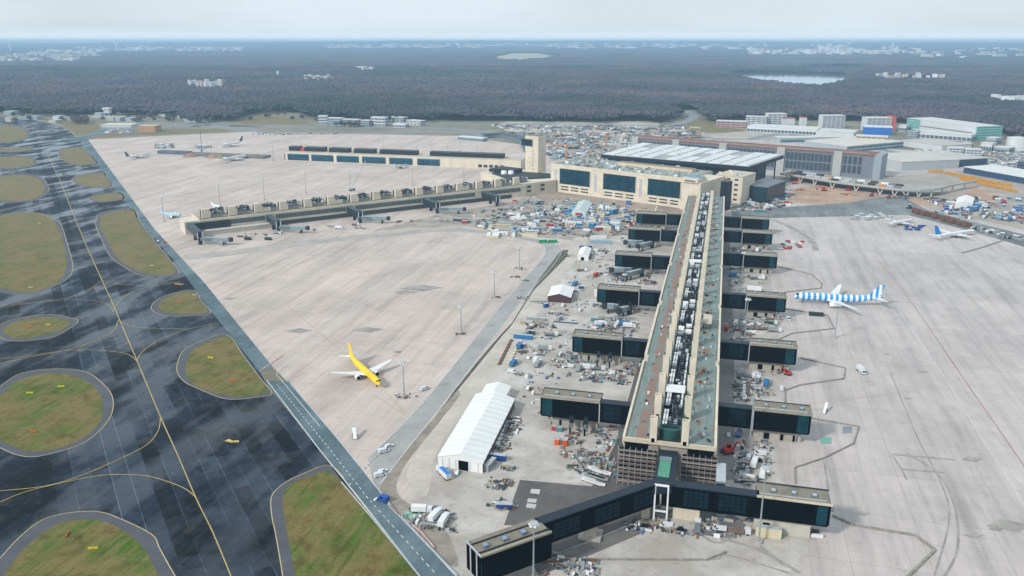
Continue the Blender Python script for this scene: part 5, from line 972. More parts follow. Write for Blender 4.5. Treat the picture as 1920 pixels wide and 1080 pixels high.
COLS = {'blue': mat('2f6fa0', .1, .5, .55), 'deep blue': mat('173f86', .1, .5, .55), 'pale blue': mat('86a3b3', .1, .5, .6), 'white': WHITE, 'cream': mat('c9bfa2', .08, .5, .7), 'grey': mat('8e9698', .1, .5, .65), 'dark': mat('39444a', .15, .5, .65), 'red': mat('a8383a', .1, .5, .6), 'green': mat('1f8a55', .1, .5, .6), 'yellow': mat('c98f1c', .1, .5, .6), 'teal': mat('4d7f84', .1, .5, .6), 'orange': ORANGE, 'brown': mat('6e4d3c', .15, .5, .7)}
def cont(px, py, col, where, ang=0, L=6.1, h=2.6, grp='containers in the yards', lab=None, z=0, xy=None):
    key = (col, L, h)
    if key not in CP: CP[key] = t = cont_proto(COLS[col], L, h)
    else: t = dup(CP[key])
    t.location = (*(xy or P(px, py)), z); t.rotation_euler = (0, 0, R(ang))
    if lab: t['label'] = lab; t['group'] = grp
    else: rank(t, '%s container %s' % (col, where), grp)
    return t
cont(932, 862, 'deep blue', '', 0, 9, 3, lab='deep blue container at the near right corner of the tent hall'); cont(919, 877, 'grey', '', 80, 9, 3.4, lab='grey ribbed container right of the tent hall\'s doorway')
cont(1126, 556, 'white', '', 0, 10, 5, lab='white box container at the outer end of the fourth left annex'); cont(1280 + 10, 533, 'white', '', 0, 6, 3, lab='white container standing below the fourth right annex') if False else None
cont(1414, 545, 'white', '', 0, 11, 3.6, lab='long white container between the fourth and third right annexes'); cont(1440, 1006, 'cream', '', 0, 10, 4.4, lab='cream cabin below the crossing bridge\'s right end box')
cont(1045, 832, 'orange', '', 90, 3.4, 3, lab='orange crate left of its twin before the nearest left annex'); cont(1060, 834, 'orange', '', 90, 4.2, 3.4, lab='orange crate right of its twin before the nearest left annex'); cont(1040, 806, 'red', '', 0, 3, 2.4, lab='small red crate below the nearest left annex'); cont(1049, 808, 'teal', '', 0, 3, 2.4, lab='small teal crate beside the red crate')
cont(946, 952, 'deep blue', '', 10, 7, 2.2, lab='deep blue tarpaulined stack left of the dark pavement'); cont(1090, 541, 'deep blue', '', 0, 4, 2.2, lab='small blue box behind the brown-gabled tent'); cont(1024, 576, 'deep blue', '', 60, 4, 3, lab='blue machine box below the brown-gabled tent')
cont(981, 635, 'blue', '', 0, 13, 3, lab='long light blue container left of the lane'); cont(977, 652, 'deep blue', '', 0, 6, 3, lab='deep blue container below the long light blue one'); cont(995, 627, 'dark', '', 0, 6, 3, lab='dark container above the long light blue one'); cont(1116, 603, 'teal', '', 0, 6, 3, lab='dark green container above the second left annex'); cont(1126, 614, 'blue', '', 90, 6, 3, lab='blue container right of the dark green container')
cont(1060, 605, 'dark', '', 0, 17, 1.0, lab='flat dark striped stack on the lane'); cont(1005, 600, 'grey', '', 0, 14, 2, lab='long stack of grey pipes below the brown-gabled tent'); cont(1004, 680, 'white', '', 90, 5, 3.4, lab='white box truck body left of the lane')
# the big container yard below the hall
rz = random.Random(11)
zones = [ # px polygon-ish bands: (x0,x1,yTop,yBot at x0..), n, colour list, text
 (1060, 1180, 384, 428, 76, ('blue', 'blue', 'pale blue', 'white', 'teal', 'grey', 'dark', 'white', 'red', 'blue', 'pale blue', 'cream'), 'in the container yard behind the left annexes'),
 (960, 1070, 378, 410, 36, ('dark', 'grey', 'white', 'dark', 'teal', 'white', 'grey', 'pale blue'), 'in the material yard before the link building'),
 (965, 1080, 404, 442, 22, ('cream', 'pale blue', 'grey', 'white', 'dark', 'cream'), 'in the yard inside the road bend'),
 (1395, 1480, 362, 392, 34, ('white', 'grey', 'pale blue', 'dark', 'white', 'red', 'teal', 'deep blue'), 'on the works area right of the pier'),
 (1755, 1915, 372, 412, 46, ('white', 'blue', 'red', 'grey', 'white', 'brown', 'pale blue', 'deep blue', 'dark'), 'in the site yard on the far right'),
 (1690, 1800, 372, 398, 8, ('red', 'brown', 'white', 'grey', 'dark'), 'beside the viaduct works on the right'),
]
for x0, x1, y0, y1, n, cols, txt in zones:
    for i in range(n):
        px = x0 + (x1 - x0) * rz.random(); py = y0 + (y1 - y0) * rz.random(); c = rz.choice(cols)
        cont(px, py, c, txt, rz.choice((0, 90, -23, 67, 45, 10)) + rz.uniform(-8, 8), 6.1, 2.6)
        if rz.random() < .14: cont(px, py, c, 'stacked on another ' + txt.split(' ', 1)[0] + ' ' + ' '.join(txt.split()[1:4]), rz.choice((0, 90)), 6.1, 2.6, z=2.7)
for (px, py, c, L, a, lab) in ((1018, 455, 'green', 8, 20, 'bright green container left of its twin at the road bend'), (1036, 455, 'green', 9, 20, 'bright green container right of its twin at the road bend'), (1167, 411, 'yellow', 8, 0, 'orange yellow container in the container yard'), (1031, 424, 'red', 8, 0, 'crimson container in the yard inside the road bend'), (1122, 432, 'red', 8, 40, 'bright red container near the small tent'), (1043, 434, 'blue', 12, 10, 'blue container at the road corner'), (1098, 466, 'deep blue', 12, 10, 'deep blue covered container left of the small tent'), (1122, 448, 'white', 16, 20, 'white covered container stack near the road fork'),
                            (1127, 456, 'pale blue', 20, 10, 'long pale container above the deep blue one'), (915, 428, 'cream', 12, 0, 'long cream cabin at the left end of the yard'), (985, 443, 'cream', 26, 0, 'long cream cabin building at the road bend'), (935, 422, 'pale blue', 26, 10, 'flat pale roofed cabin row at the left of the yard'), (995, 432, 'pale blue', 34, 25, 'wide pale roofed cabin row in the yard bend'), (972, 412, 'white', 18, 10, 'white roofed cabin in the yard'), (1073, 420, 'white', 22, 0, 'white roofed long cabin in the yard middle'), (858, 415, 'dark', 10, -10, 'dark slanted container before the left pier'), (871, 419, 'red', 6, 0, 'small red container before the left pier'), (965, 379, 'red', 5, 0, 'small red box before the link building'), (1425, 398, 'teal', 14, 0, 'green machine stack behind the farthest right annex'), (1500, 345, 'deep blue', 5, 0, 'x')):
    if lab != 'x': cont(px, py, c, '', a, L, 3.2, lab=lab)
for i in range(12): veh('car', (C_D, C_W, C_G)[i % 3], 880 + i * 9, 417 - i * 1.3, 20); 
for i, o in enumerate([o for o in COL.objects if o.get('label') == 'x' and o.name.startswith('parked_car') and o.get('group')]): rank(o, 'car in the row parked before the container yard', 'cars parked in a row before the yard')
def cabin(px, py, col, ang, base, st=1, L=12, W=2.6):
    t = thing('site_cabin', 'x', 'cabin', (*P(px, py), 0), R(ang)); m = MB(); m.box(-L / 2, -W / 2, .2, L / 2, W / 2, 2.7 * st, COLS[col]); m.build('wall', t); m = MB(); m.box(-L / 2 - .15, -W / 2 - .15, 2.7 * st, L / 2 + .15, W / 2 + .15, 2.7 * st + .2, COLS['pale blue'] if st > 1 or L > 14 else COLS['white']); m.build('roof', t)
    m = MB()
    for k in range(st):
        for q in range(int(L / 2.4)): m.box(-L / 2 + .6 + q * 2.4, -W / 2 - .05, 1.2 + 2.7 * k, -L / 2 + 1.7 + q * 2.4, -W / 2, 2.2 + 2.7 * k, DGREY)
    m.build('window_row', t); rank(t, base, 'site cabins')
for i in range(26): cabin(rz.uniform(905, 1010), rz.uniform(420, 446), rz.choice(('cream', 'cream', 'white')), rz.choice((10, 100, 12)), 'cream site cabin inside the road bend', rz.choice((1, 1, 2)), rz.choice((9, 14, 20)), rz.choice((2.6, 5, 8)))
for i in range(26): cabin(rz.uniform(1070, 1170), rz.uniform(388, 432), rz.choice(('white', 'cream', 'pale blue', 'blue')), rz.choice((-24, 66, -20)), 'small site cabin among the yard containers', rz.choice((1, 2, 2)), rz.choice((6, 9, 12)), rz.choice((2.6, 5)))
for i in range(16): cabin(rz.uniform(1780, 1915), rz.uniform(376, 412), rz.choice(('white', 'pale blue', 'blue')), rz.choice((-20, 70, 10)), 'site cabin in the far right yard', rz.choice((1, 2)), rz.choice((6, 10)), rz.choice((2.6, 6)))
# yellow loaders by the blue hangar, brown racks, pale dollies
def rack(px, py, col, base, group, L=4, h=2.4, ang=0, z=0, w=2.4):
    key = ('rack', col, L, h)
    if key not in CP:
        CP[key] = t = thing('cargo_rack', 'x', 'cargo rack'); m = MB(); m.box(-L / 2, -w / 2, .3, L / 2, w / 2, h, COLS[col]); m.build('load', t); m = MB(); m.box(-L / 2 - .1, -w / 2 - .1, 0, L / 2 + .1, w / 2 + .1, .3, DGREY); m.build('base_frame', t)
    else: t = dup(CP[key])
    t.location = (*P(px, py), z); t.rotation_euler = (0, 0, R(ang)); rank(t, base, group)
for i in range(26): rack(1803 + i * 4, 336 + i * .95 + (i % 2) * .6, 'yellow', 'yellow loader in the front row before the blue hangar', 'yellow loaders by the hangar', 6, 3, 15, w=3)
for i in range(22): rack(1775 + i * 5.6, 325 + i * 1.15 + (i % 3) * .5, 'yellow', 'yellow loader in the rear row before the blue hangar', 'yellow loaders by the hangar', 6, 3, 15, w=3)
for i in range(6): rack(1744 + i * 4, 323, 'yellow', 'yellow loader right of the grey warehouse front', 'yellow loaders by the hangar', 6, 3.4, 15, w=3)
for i in range(54): rack(1712 + i * 2.0 + rz.uniform(-1, 1), 397 + i * .55 + rz.uniform(-1.5, 3), 'brown', 'brown stacked rack in the long row behind the white airliners', 'brown rack row', 3.4, 4.5, 20)
for i in range(58): rack(1822 + i * 1.75, 428 + i * .42 + rz.uniform(-3, 3), rz.choice(('grey', 'dark', 'white', 'dark')), 'pale or dark cargo unit in the row behind the blue-tailed airliner', 'cargo units in the right row', 3.2, 2.4, 20)
for i in range(46): rack(1595 + rz.random() * 75, 400 + rz.random() * 13, rz.choice(('grey', 'white', 'grey')), 'flat grey dolly in the group left of the all white airliner', 'grey dollies', 5, 1.1, 20)
for i in range(12): rack(1695 + rz.random() * 40, 424 + rz.random() * 8, 'deep blue', 'dark blue baggage cart between the two white airliners', 'blue baggage carts', 3, 1.6, 20)
for i in range(22): rack(1466 + rz.random() * 40, 452 + rz.random() * 16, rz.choice(('red', 'brown', 'red', 'teal', 'white')), 'small crate in the red heap right of the farthest annexes', 'crates right of the annexes', 3, 1.6, rz.random() * 90)
# ------------------------------------------------------------------ building material heaps
def heap(px, py, rx, ry, n, cols, base='heap of building material', smin=.4, smax=1.6, lab=None, hmax=1.6):
    t = thing('material_heap', 'x', 'material heap', (*P(px, py), 0)); m = MB()
    for q in range(int(n * 1.2)):
        a, d = rz.random() * 6.283, rz.random() ** .6; x, y = rx * 1.15 * d * math.cos(a), ry * 1.3 * d * math.sin(a); s = rz.uniform(smin, smax); l = s * rz.choice((1, 1, 2.2, 3.5)); m.box(x, y, 0, x + l, y + s * .7, rz.uniform(.15, hmax), COLS[rz.choice(cols)] if isinstance(cols[0], str) else rz.choice(cols), rz.choice((0, 0, 1.5708)) + rz.uniform(-.12, .12))
    m.build('materials', t, kind='stuff')
    if lab: t['label'] = lab; t['group'] = 'material heaps'
    else: rank(t, base, 'material heaps')
mc = (COLS['grey'], COLS['dark'], MGREY, COLS['white'], mat('8f8a80', .2, .5, .9), COLS['grey'], COLS['brown'], mat('77706a', .2, .5, .9), mat('9a8c7c', .2, .5, .9), COLS['dark'], mat('b3aea6', .1, .5, .9))
for (px, py, rx, ry, n) in ((1010, 610, 12, 5, 60), (995, 660, 8, 6, 40), (1040, 590, 8, 3, 30), (1085, 670, 14, 5, 70), (1060, 680, 8, 4, 35), (1140, 600, 10, 4, 50), (1150, 618, 14, 4, 60), (1165, 605, 10, 4, 40), (1095, 850, 7, 3, 34), (1112, 866, 4, 3, 24), (1085, 880, 3, 3, 14), (1130, 870, 3, 6, 30), (1050, 688, 6, 2, 20), (950, 810, 3, 6, 30), (958, 795, 3, 5, 30), (940, 835, 3, 6, 35), (985, 705, 6, 2, 16), (1020, 570, 5, 2, 14), (1130, 575, 8, 3, 30), (1390, 617, 7, 6, 60), (1410, 608, 9, 4, 60), (1440, 598, 8, 3, 50), (1385, 640, 5, 5, 40), (1385, 725, 4, 8, 50), (1388, 745, 4, 5, 40), (1410, 712, 8, 3, 30), (1412, 738, 10, 3, 30), (1395, 620, 4, 9, 60), (1500, 560, 6, 3, 20), (1385, 880, 4, 6, 30), (1400, 905, 5, 3, 24), (1385, 505, 10, 3, 40), (1405, 450, 12, 3, 30), (1440, 468, 10, 3, 30),
                            (940, 905, 6, 2, 20), (925, 915, 4, 1.5, 14), (950, 880, 3, 2, 14), (935, 950, 5, 3, 26), (800, 975, 10, 4, 40), (815, 985, 8, 3, 30), (1290, 985, 14, 3, 60), (1230, 990, 14, 3, 60), (1340, 975, 5, 2, 14), (1060, 1055, 6, 3, 40), (1090, 1070, 6, 3, 40), (1020, 1045, 5, 3, 40), (1350, 1000, 6, 3, 16), (1500, 1000, 5, 2, 16), (1160, 700, 6, 2, 14), (1185, 690, 5, 2, 10), (1120, 640, 12, 3, 24), (1060, 480, 6, 3, 16), (1120, 470, 10, 4, 50), (1110, 480, 8, 3, 30), (975, 560, 4, 2, 12), (1140, 515, 8, 3, 26), (1200, 505, 10, 3, 20), (620, 425, 8, 3, 16), (670, 428, 6, 3, 10), (460, 445, 10, 3, 18), (480, 440, 12, 3, 22), (700, 412, 10, 3, 14), (830, 415, 8, 3, 20), (1150, 640, 8, 3, 24)):
    heap(px, py, rx, ry, n, mc)
heap(1245, 862, 1, 1, 4, mc, lab='small heap on the scaffold decks') if False else None
for i in range(4): heap(rz.uniform(1475, 1780), rz.uniform(340, 380), 9, 5, 22, ('orange', 'brown', 'cream', 'grey', 'dark', 'brown'), 'rusty heap on the reddish earthworks')
for i in range(20): heap(rz.uniform(1380, 1480), rz.uniform(352, 392), 10, 6, 30, mc, 'heap of grey material right of the hall')
for i in range(22): heap(rz.uniform(900, 1200), rz.uniform(376, 440), 10, 6, 36, mc, 'heap of mixed material in the yards below the hall')
for i in range(60):
    px = rz.uniform(930, 1300); py = rz.uniform(236, 262); heap(px, py, 26, 16, 26, mc, 'pale heap in the far construction yard', 1.5, 7, None, 4)
for i in range(26): heap(rz.uniform(1020, 1190), rz.uniform(262, 300), 18, 12, 26, mc, 'pale heap left of the white canopy roof', 1.5, 5, None, 4)
for i in range(14): heap(rz.uniform(1800, 1910), rz.uniform(280, 312), 18, 10, 24, mc, 'cluttered heap in the cargo town', 1.5, 5, None, 4)
# uncountable small debris strewn over the works areas
def debris(polys, n, smin, smax, cols, hm=1.0):
    m = MB()
    for pl in polys:
        xs, ys_ = [p[0] for p in pl], [p[1] for p in pl]; k = 0
        while k < n // len(polys):
            px, py = rz.uniform(min(xs), max(xs)), rz.uniform(min(ys_), max(ys_))
            if noise.noise(Vector((px * .035, py * .05, n * .01))) < -.02: k += .12; continue
            if not inp(px, py, pl): continue
            x, y = P(px, py)
            if -36 < x < 9 and 338 < y < 960: k += 1; continue
            s = rz.uniform(smin, smax) ; l = s * rz.choice((1, 1, 1.6, 4)); m.box(x, y, .05, x + l, y + s, .1 + rz.uniform(.1, hm) * s, rz.choice(cols), rz.choice((0, 0, 1.5708, 1.5708, .785, .4)) + rz.uniform(-.12, .12)); k += 1
    return m.build('construction_debris', kind='stuff')
def inp(x, y, pl):
    c = False
    for (x1, y1), (x2, y2) in zip(pl, pl[1:] + pl[:1]):
        if (y1 > y) != (y2 > y) and x < (x2 - x1) * (y - y1) / (y2 - y1) + x1: c = not c
    return c
dc = [COLS['dark'], COLS['grey'], COLS['brown'], COLS['white'], mat('77706a', .2, .5, .9), mat('9a8c7c', .2, .5, .9), COLS['teal'], mat('5a4a40', .2, .5, .9), COLS['grey'], mat('8a5a50', .2, .5, .9), mat('4a6480', .2, .5, .8), mat('8f8a80', .2, .5, .9), DGREY, MGREY, LGREY]
debris([[(1100, 455), (1180, 445), (1150, 560), (1000, 800), (960, 790), (1010, 640), (1070, 520)], [(1180, 580), (1215, 580), (1130, 720), (1080, 700), (1120, 600)], [(1060, 800), (1170, 800), (1150, 900), (1040, 880)], [(1150, 500), (1235, 500), (1225, 535), (1130, 530)], [(1110, 680), (1200, 680), (1180, 725), (1080, 715)]], 1700, .35, 1.3, dc)
debris([[(1362, 520), (1450, 520), (1400, 545), (1365, 545)], [(1362, 595), (1470, 600), (1440, 640), (1362, 635)], [(1375, 695), (1470, 700), (1420, 755), (1375, 752)], [(1370, 825), (1450, 830), (1440, 900), (1375, 900)], [(1360, 465), (1440, 465), (1430, 472), (1360, 475)], [(1180, 975), (1420, 975), (1400, 1010), (1150, 1000)], [(1020, 1050), (1120, 1050), (1100, 1080), (1000, 1080)], [(760, 950), (850, 950), (850, 1000), (790, 1000)]], 1000, .3, 1.1, dc)
debris([[(860, 412), (960, 385), (1060, 372), (1270, 398), (1180, 440), (1080, 445), (930, 440)], [(1372, 362), (1480, 360), (1480, 392), (1372, 398)], [(1740, 372), (1800, 375), (1915, 385), (1915, 420), (1740, 392)]], 2000, .7, 2.2, dc)
debris([[(930, 234), (1240, 238), (1200, 262), (985, 262)], [(1030, 264), (1195, 262), (1180, 296), (1030, 302)], [(1690, 280), (1915, 285), (1915, 318), (1800, 300)], [(290, 272), (400, 276), (400, 280), (290, 278)]], 2600, 1.5, 5, [COLS['grey'], COLS['white'], LGREY, MGREY, mat('9a8c7c', .2, .5, .9), COLS['dark'], COLS['pale blue'], mat('b3aea6', .1, .5, .9)], .8)
# working vehicles and stacked goods between the annexes
lanes = [((1105, 470), (1010, 690), 9), ((1150, 500), (1230, 505), 4), ((1115, 610), (1195, 612), 5), ((1060, 690), (1150, 700), 5), ((1372, 470), (1430, 472), 4), ((1372, 520), (1440, 525), 4), ((1372, 610), (1460, 625), 6), ((1375, 700), (1465, 735), 5), ((1380, 835), (1440, 900), 4), ((1180, 985), (1400, 1000), 6), ((780, 955), (850, 990), 3), ((1000, 600), (950, 715), 5), ((900, 395), (1200, 432), 16), ((1385, 385), (1470, 372), 8), ((1770, 380), (1910, 415), 12), ((500, 440), (860, 408), 7)]
for (ax, ay), (bx, by), n in lanes:
    for i in range(n):
        f = (i + rz.uniform(.2, .8)) / n; k_, c_ = rz.choice((('van', C_W), ('truck', COLS['grey']), ('flat', MGREY), ('truck', COLS['white']), ('car', C_D), ('flat', TIMBER), ('van', C_W), ('truck', COLS['blue'])))
        o = veh(k_, c_, ax + (bx - ax) * f + rz.uniform(-4, 4), ay + (by - ay) * f + rz.uniform(-3, 3), rz.choice((0, 90, 180, 80, 10))); nm = {'van': 'white works van', 'truck': 'works truck with a box body', 'flat': 'flatbed works truck', 'car': 'black works car'}[k_]; rank(o, nm + ' among the building works', 'works vehicles around the terminal')
for (ax, ay, dx, dy, n, c_, L_, h_) in ((1108, 880, 4.5, 1.5, 8, 'white', 3, 1.2), (1102, 890, 4.5, 1.5, 8, 'grey', 3, 1.0), (1097, 900, 4.5, 1.5, 8, 'white', 3, .8), (1150, 598, 7, 0, 6, 'grey', 3, 1.4), (1145, 606, 7, 0, 6, 'cream', 3, 1), (1065, 672, 6, 0, 7, 'teal', 3, 1.2), (1075, 680, 6, 0, 7, 'grey', 3, 1), (1390, 600, 6, 1, 6, 'grey', 3, 1.3), (1430, 615, 6, .5, 6, 'white', 3, 1), (1395, 720, 0, 6, 6, 'white', 3, 1.4), (1402, 720, 0, 6, 6, 'brown', 3, 1), (958, 640, -3, 6, 8, 'brown', 4, .8), (975, 640, -3, 6, 8, 'cream', 4, .8), (1000, 566, 5, 0, 5, 'grey', 4, .7), (1240, 985, 8, 1, 8, 'brown', 3, 1), (952, 780, -2.6, 8, 8, 'white', 3, 1.8), (1135, 512, 7, 0, 6, 'grey', 4, 1), (1385, 512, 7, 0, 6, 'grey', 4, 1)):
    for i in range(n): rack(ax + dx * i, ay + dy * i, c_, c_ + ' stack of goods in a row between the annexes', 'stacked goods in rows', L_, h_, 0 if dx > abs(dy) else 90, w=1.8)
# cars on the far strips
cw, cd_, cb_ = car_proto(C_W), car_proto(C_D), car_proto(C_B); fc = [cw, cd_, cb_]; used = set()
for i in range(150):
    k = rz.choice((0, 0, 0, 1, 2)); o = fc[k] if k not in used else dup(fc[k]); used.add(k)
    z_ = rz.random()
    if z_ < .3: px, py = rz.uniform(470, 640), rz.uniform(250, 253)
    elif z_ < .75: px, py = rz.uniform(940, 1240), rz.uniform(240, 262)
    else: px, py = rz.uniform(1690, 1900), rz.uniform(278, 316)
    o.location = (*P(px, py), 0); o.rotation_euler = (0, 0, rz.random() * 3); o.scale = (1.15,) * 3
    rank(o, ('white', 'dark', 'blue')[k] + ' car on the far parking strips', 'far parked cars')
for i, (px, py) in enumerate(((735, 741 - 400), (1090, 252), (1030, 244))): pass
# taxiway signs and lights on the islands
sg = mat('c8b71a', .05, .5, .6); so_ = mat('b8601c', .05, .5, .6)
for (px, py, c, a, lab) in ((175, 1030, sg, 20, 'double yellow taxi sign on the bottom left grass'), (126, 1004, so_, -60, 'orange taxi sign on the bottom left grass'), (115, 726, sg, 15, 'double yellow taxi sign on the large round grass island'), (62, 810, so_, 0, 'orange taxi sign on the lower part of the round grass island'), (56, 738, sg, 15, 'small yellow sign near the top of the round grass island'), (90, 610, sg, 10, 'yellow taxi sign on the small lens shaped island'), (53, 615, so_, 0, 'orange taxi sign on the small lens shaped island'), (395, 672, sg, 0, 'yellow taxi sign on the half round island by the service road'), (438, 715, so_, 15, 'orange taxi sign on the half round island by the service road'),
                            (336, 567, so_, 0, 'orange taxi sign on the small island by the service road'), (285, 499, CREAM, 0, 'pale sign on the long right island'), (74, 419, sg, 0, 'yellow taxi sign at the top of the large oval island'), (58, 540, CREAM, 0, 'pale sign at the bottom of the large oval island'), (430, 642, so_, -45, 'orange sign at the top of the half round island'), (365, 554, CREAM, 0, 'pale sign at the top of the small island by the service road'), (33, 373, so_, 0, 'pale orange sign on the far grass island')):
    t = thing('taxi_sign', lab, 'taxi sign', (*P(px, py), 0), R(a), 'taxiway signs'); m = MB()
    for x in (-1.9, .1): m.box(x, -.2, .2, x + 1.8, .2, 1.05, c)
    m.build('panel', t)
    for x in (-1.6, 1.6): m = MB(); m.box(x - .1, -.1, 0, x + .1, .1, .3, DGREY); m.build('leg', t)
t = thing('direction_marking', 'worn yellow information marking painted on the dark taxiway', 'marking', (*P(436, 827), .2)); m = MB(); m.add([(-4, -1.2, 0), (0, -2, 0), (4, -.6, 0), (3, 1.2, 0), (0, .2, 0), (-3, 1.4, 0)], [(0, 1, 2, 3, 4, 5)], YEL); m.build('paint', t)
t = thing('direction_marking', 'orange yellow marking at the end of the upper curved taxi line', 'marking', (*P(335, 533), .2)); m = MB(); m.add([(-4, -1.4, 0), (4, -1.4, 0), (4, 1.6, 0), (-4, 1.6, 0)], [(0, 1, 2, 3)], mat('a87c46', .2, .5, .7)); m.build('paint', t)
# ------------------------------------------------------------------ trees, forest, far land
def tree(px, py, h, r, dark, base, group):
    t = thing('tree', 'x', 'tree', (*P(px, py), 0)); m = MB(); m.cyl(0, 0, 0, h * .6, .35, mat('4a4038', .2, .5, .9), .12, 6)
    for k in range(5): a = k * 1.3; m.beam((0, 0, h * .35), (r * .6 * math.cos(a), r * .6 * math.sin(a), h * .75), .16, mat('4a4038', .2, .5, .9))
    m.build('trunk', t); m = MB(); mt = mat('35433a', .3, .8, .9) if dark else mat('6a5e58', .3, .8, .95)
    for q in range(170):
        v = Vector((rz.gauss(0, 1), rz.gauss(0, 1), rz.gauss(0, 1))).normalized() * rz.random() ** .45; c = Vector((v.x * r, v.y * r, h * .62 + v.z * h * .38)); s = r * rz.uniform(.1, .24)
        a, b_ = Vector((rz.gauss(0, 1), rz.gauss(0, 1), rz.gauss(0, 1))).normalized() * s, Vector((rz.gauss(0, 1), rz.gauss(0, 1), rz.gauss(0, 1))).normalized() * s; m.add([c - a, c + b_, c + a, c - b_], [(0, 1, 2, 3)], mt)
    m.build('crown', t); rank(t, base, group)
for i in range(22): tree(rz.uniform(133, 163), rz.uniform(226, 234), 15, 7, False, 'bare brown tree in the clump beside the far taxiway bend', 'trees at the taxiway bend')
for i in range(12): tree(rz.uniform(616, 672), 238 + rz.uniform(-1, 1), 13, 6, i % 2 == 0, 'tree before the housing row', 'trees at the housing row')
for i in range(70): tree(rz.uniform(5, 600), rz.uniform(215, 231), 12, 6, i % 3 == 0, 'roadside tree before the forest', 'roadside trees')
tree(767, 228, 24, 6, True, 'tall dark conifer above the stepped white building', 'lone conifers'); tree(967, 233, 22, 5, True, 'dark conifer at the far construction yard', 'lone conifers')
def canopy_mat():
    b = NB('winter_forest'); n = b.noise(b.pos, .0016, 5, .6); n2 = b.noise(b.pos, .012, 5, .7); n3 = b.noise(b.pos, .06, 3, .7)
    c = b.mix(b.mr(n2, .35, .65, 0, 1), lin('3a3744'), lin('544e5a')); c = b.mix(b.mr(n, .46, .58, 0, .9), c, lin('25342f')); c = b.mix(b.mr(b.noise(b.pos, .0025, 4, .6), .52, .64, 0, .6), c, lin('6b5448')); c = b.mix(b.mr(b.noise(b.map(b.pos, (.0006, .0025, 1), (0, 0, R(-YAW))), 1, 4, .6), .5, .66, 0, .45), c, lin('6a6a6e'))  # purplish base tones put some of the distance haze into the colour
    at = b.n('ShaderNodeAttribute'); at.attribute_name = 'tint'; c = b.scale(c, b.mr(at.outputs['Fac'], 0, 1, .92, 1.08)); return b.fin(b.scale(c, b.mr(n3, .3, .7, .8, 1.2)), .95, 0, .1)
CAN = canopy_mat()
def inpoly(x, y, poly):
    ins = np.zeros(x.shape, bool); n = len(poly)
    for i in range(n):
        (x1, y1), (x2, y2) = poly[i], poly[(i + 1) % n]
        if y1 == y2: continue
        ins ^= ((y1 > y) != (y2 > y)) & (x < (x2 - x1) * (y - y1) / (y2 - y1) + x1)
    return ins
lake = GP([(1362, 138.5), (1400, 136.5), (1480, 137), (1585, 140), (1600, 153), (1560, 165), (1535, 169), (1500, 166), (1450, 161), (1400, 154)])
holes = [lake, GP([(930, 106), (960, 100), (1010, 100), (1050, 107), (980, 115), (930, 113)]), GP([(785, 132), (800, 140), (812, 150), (806, 152), (795, 143), (783, 134)]), GP([(350, 162), (420, 160), (430, 171), (370, 173)]), GP([(1860, 194), (1920, 193), (1925, 201), (1880, 200)]),
         GP([(1500, 126), (1620, 124), (1640, 129), (1520, 131)]), GP([(1640, 148), (1760, 146), (1780, 154), (1660, 155)])]
near_edge = [(-900, 214), (0, 212), (130, 216), (200, 214), (330, 222), (440, 228), (462, 218), (505, 206), (560, 215), (600, 225), (640, 226), (760, 228), (800, 226), (930, 227), (1200, 228), (1238, 232), (1262, 222), (1250, 208), (1300, 207), (1325, 226), (1345, 232), (1400, 224), (1560, 226), (1700, 232), (1850, 248), (1920, 262), (2600, 290), (2700, 140), (960, 100), (-900, 140)]
edge_w = GP(near_edge)
def to_np(pl): return [(float(a), float(b_)) for a, b_ in pl]
gen = np.random.default_rng(5)
yawc, yaws = math.cos(R(YAW)), math.sin(R(YAW))
# far canopy sheet: grid in (distance, bearing)
dist = np.geomspace(1500, 21400, 150); bear = np.linspace(-R(38), R(38), 260)
D, Bn = np.meshgrid(dist, bear, indexing='ij'); X = np.sin(Bn) * D / np.cos(Bn); Y = D
WX, WY = X * yawc - Y * yaws, X * yaws + Y * yawc
SX = 960 + F_PX * X / (Y * _c + CAM_H * _s); dpx = Y * _c + CAM_H * _s; SY = 540 - F_PX * (Y * _s - CAM_H * _c) / dpx
hgt = 15 + 3 * np.sin(WX / 90) * np.cos(WY / 120) + gen.uniform(-2.5, 2.5, X.shape)
hill = np.exp(-((SX - 1000) / 620) ** 2) * np.clip((D - 15000) / 6400, 0, 1) ** 1.2 * 45; hill += (.5 + .5 * np.sin(SX / 90) * np.cos(SX / 41)) * np.clip((D - 17000) / 4400, 0, 1) * 12
hgt += hill
cellok = np.ones((149, 259), bool); cx_, cy_ = (WX[:-1, :-1] + WX[1:, 1:]) / 2, (WY[:-1, :-1] + WY[1:, 1:]) / 2
csy = (SY[:-1, :-1] + SY[1:, 1:]) / 2
inn = inpoly(cx_, cy_, to_np(edge_w)) | (D[:-1, :-1] > 3800); cellok &= inn
for hp in holes: cellok &= ~inpoly(cx_, cy_, to_np(hp))
idx = np.arange(X.size).reshape(X.shape); q = np.stack([idx[:-1, :-1], idx[:-1, 1:], idx[1:, 1:], idx[1:, :-1]], -1)[cellok]
me = bpy.data.meshes.new('forest_canopy'); me.from_pydata(np.stack([WX, WY, hgt], -1).reshape(-1, 3).tolist(), [], q.tolist()); me.materials.append(CAN)
at = me.attributes.new('tint', 'FLOAT', 'POINT'); at.data.foreach_set('value', gen.uniform(.2, .8, X.size).astype(np.float32)); me.update()
o = bpy.data.objects.new('forest_canopy', me); COL.objects.link(o); o['kind'] = 'stuff'
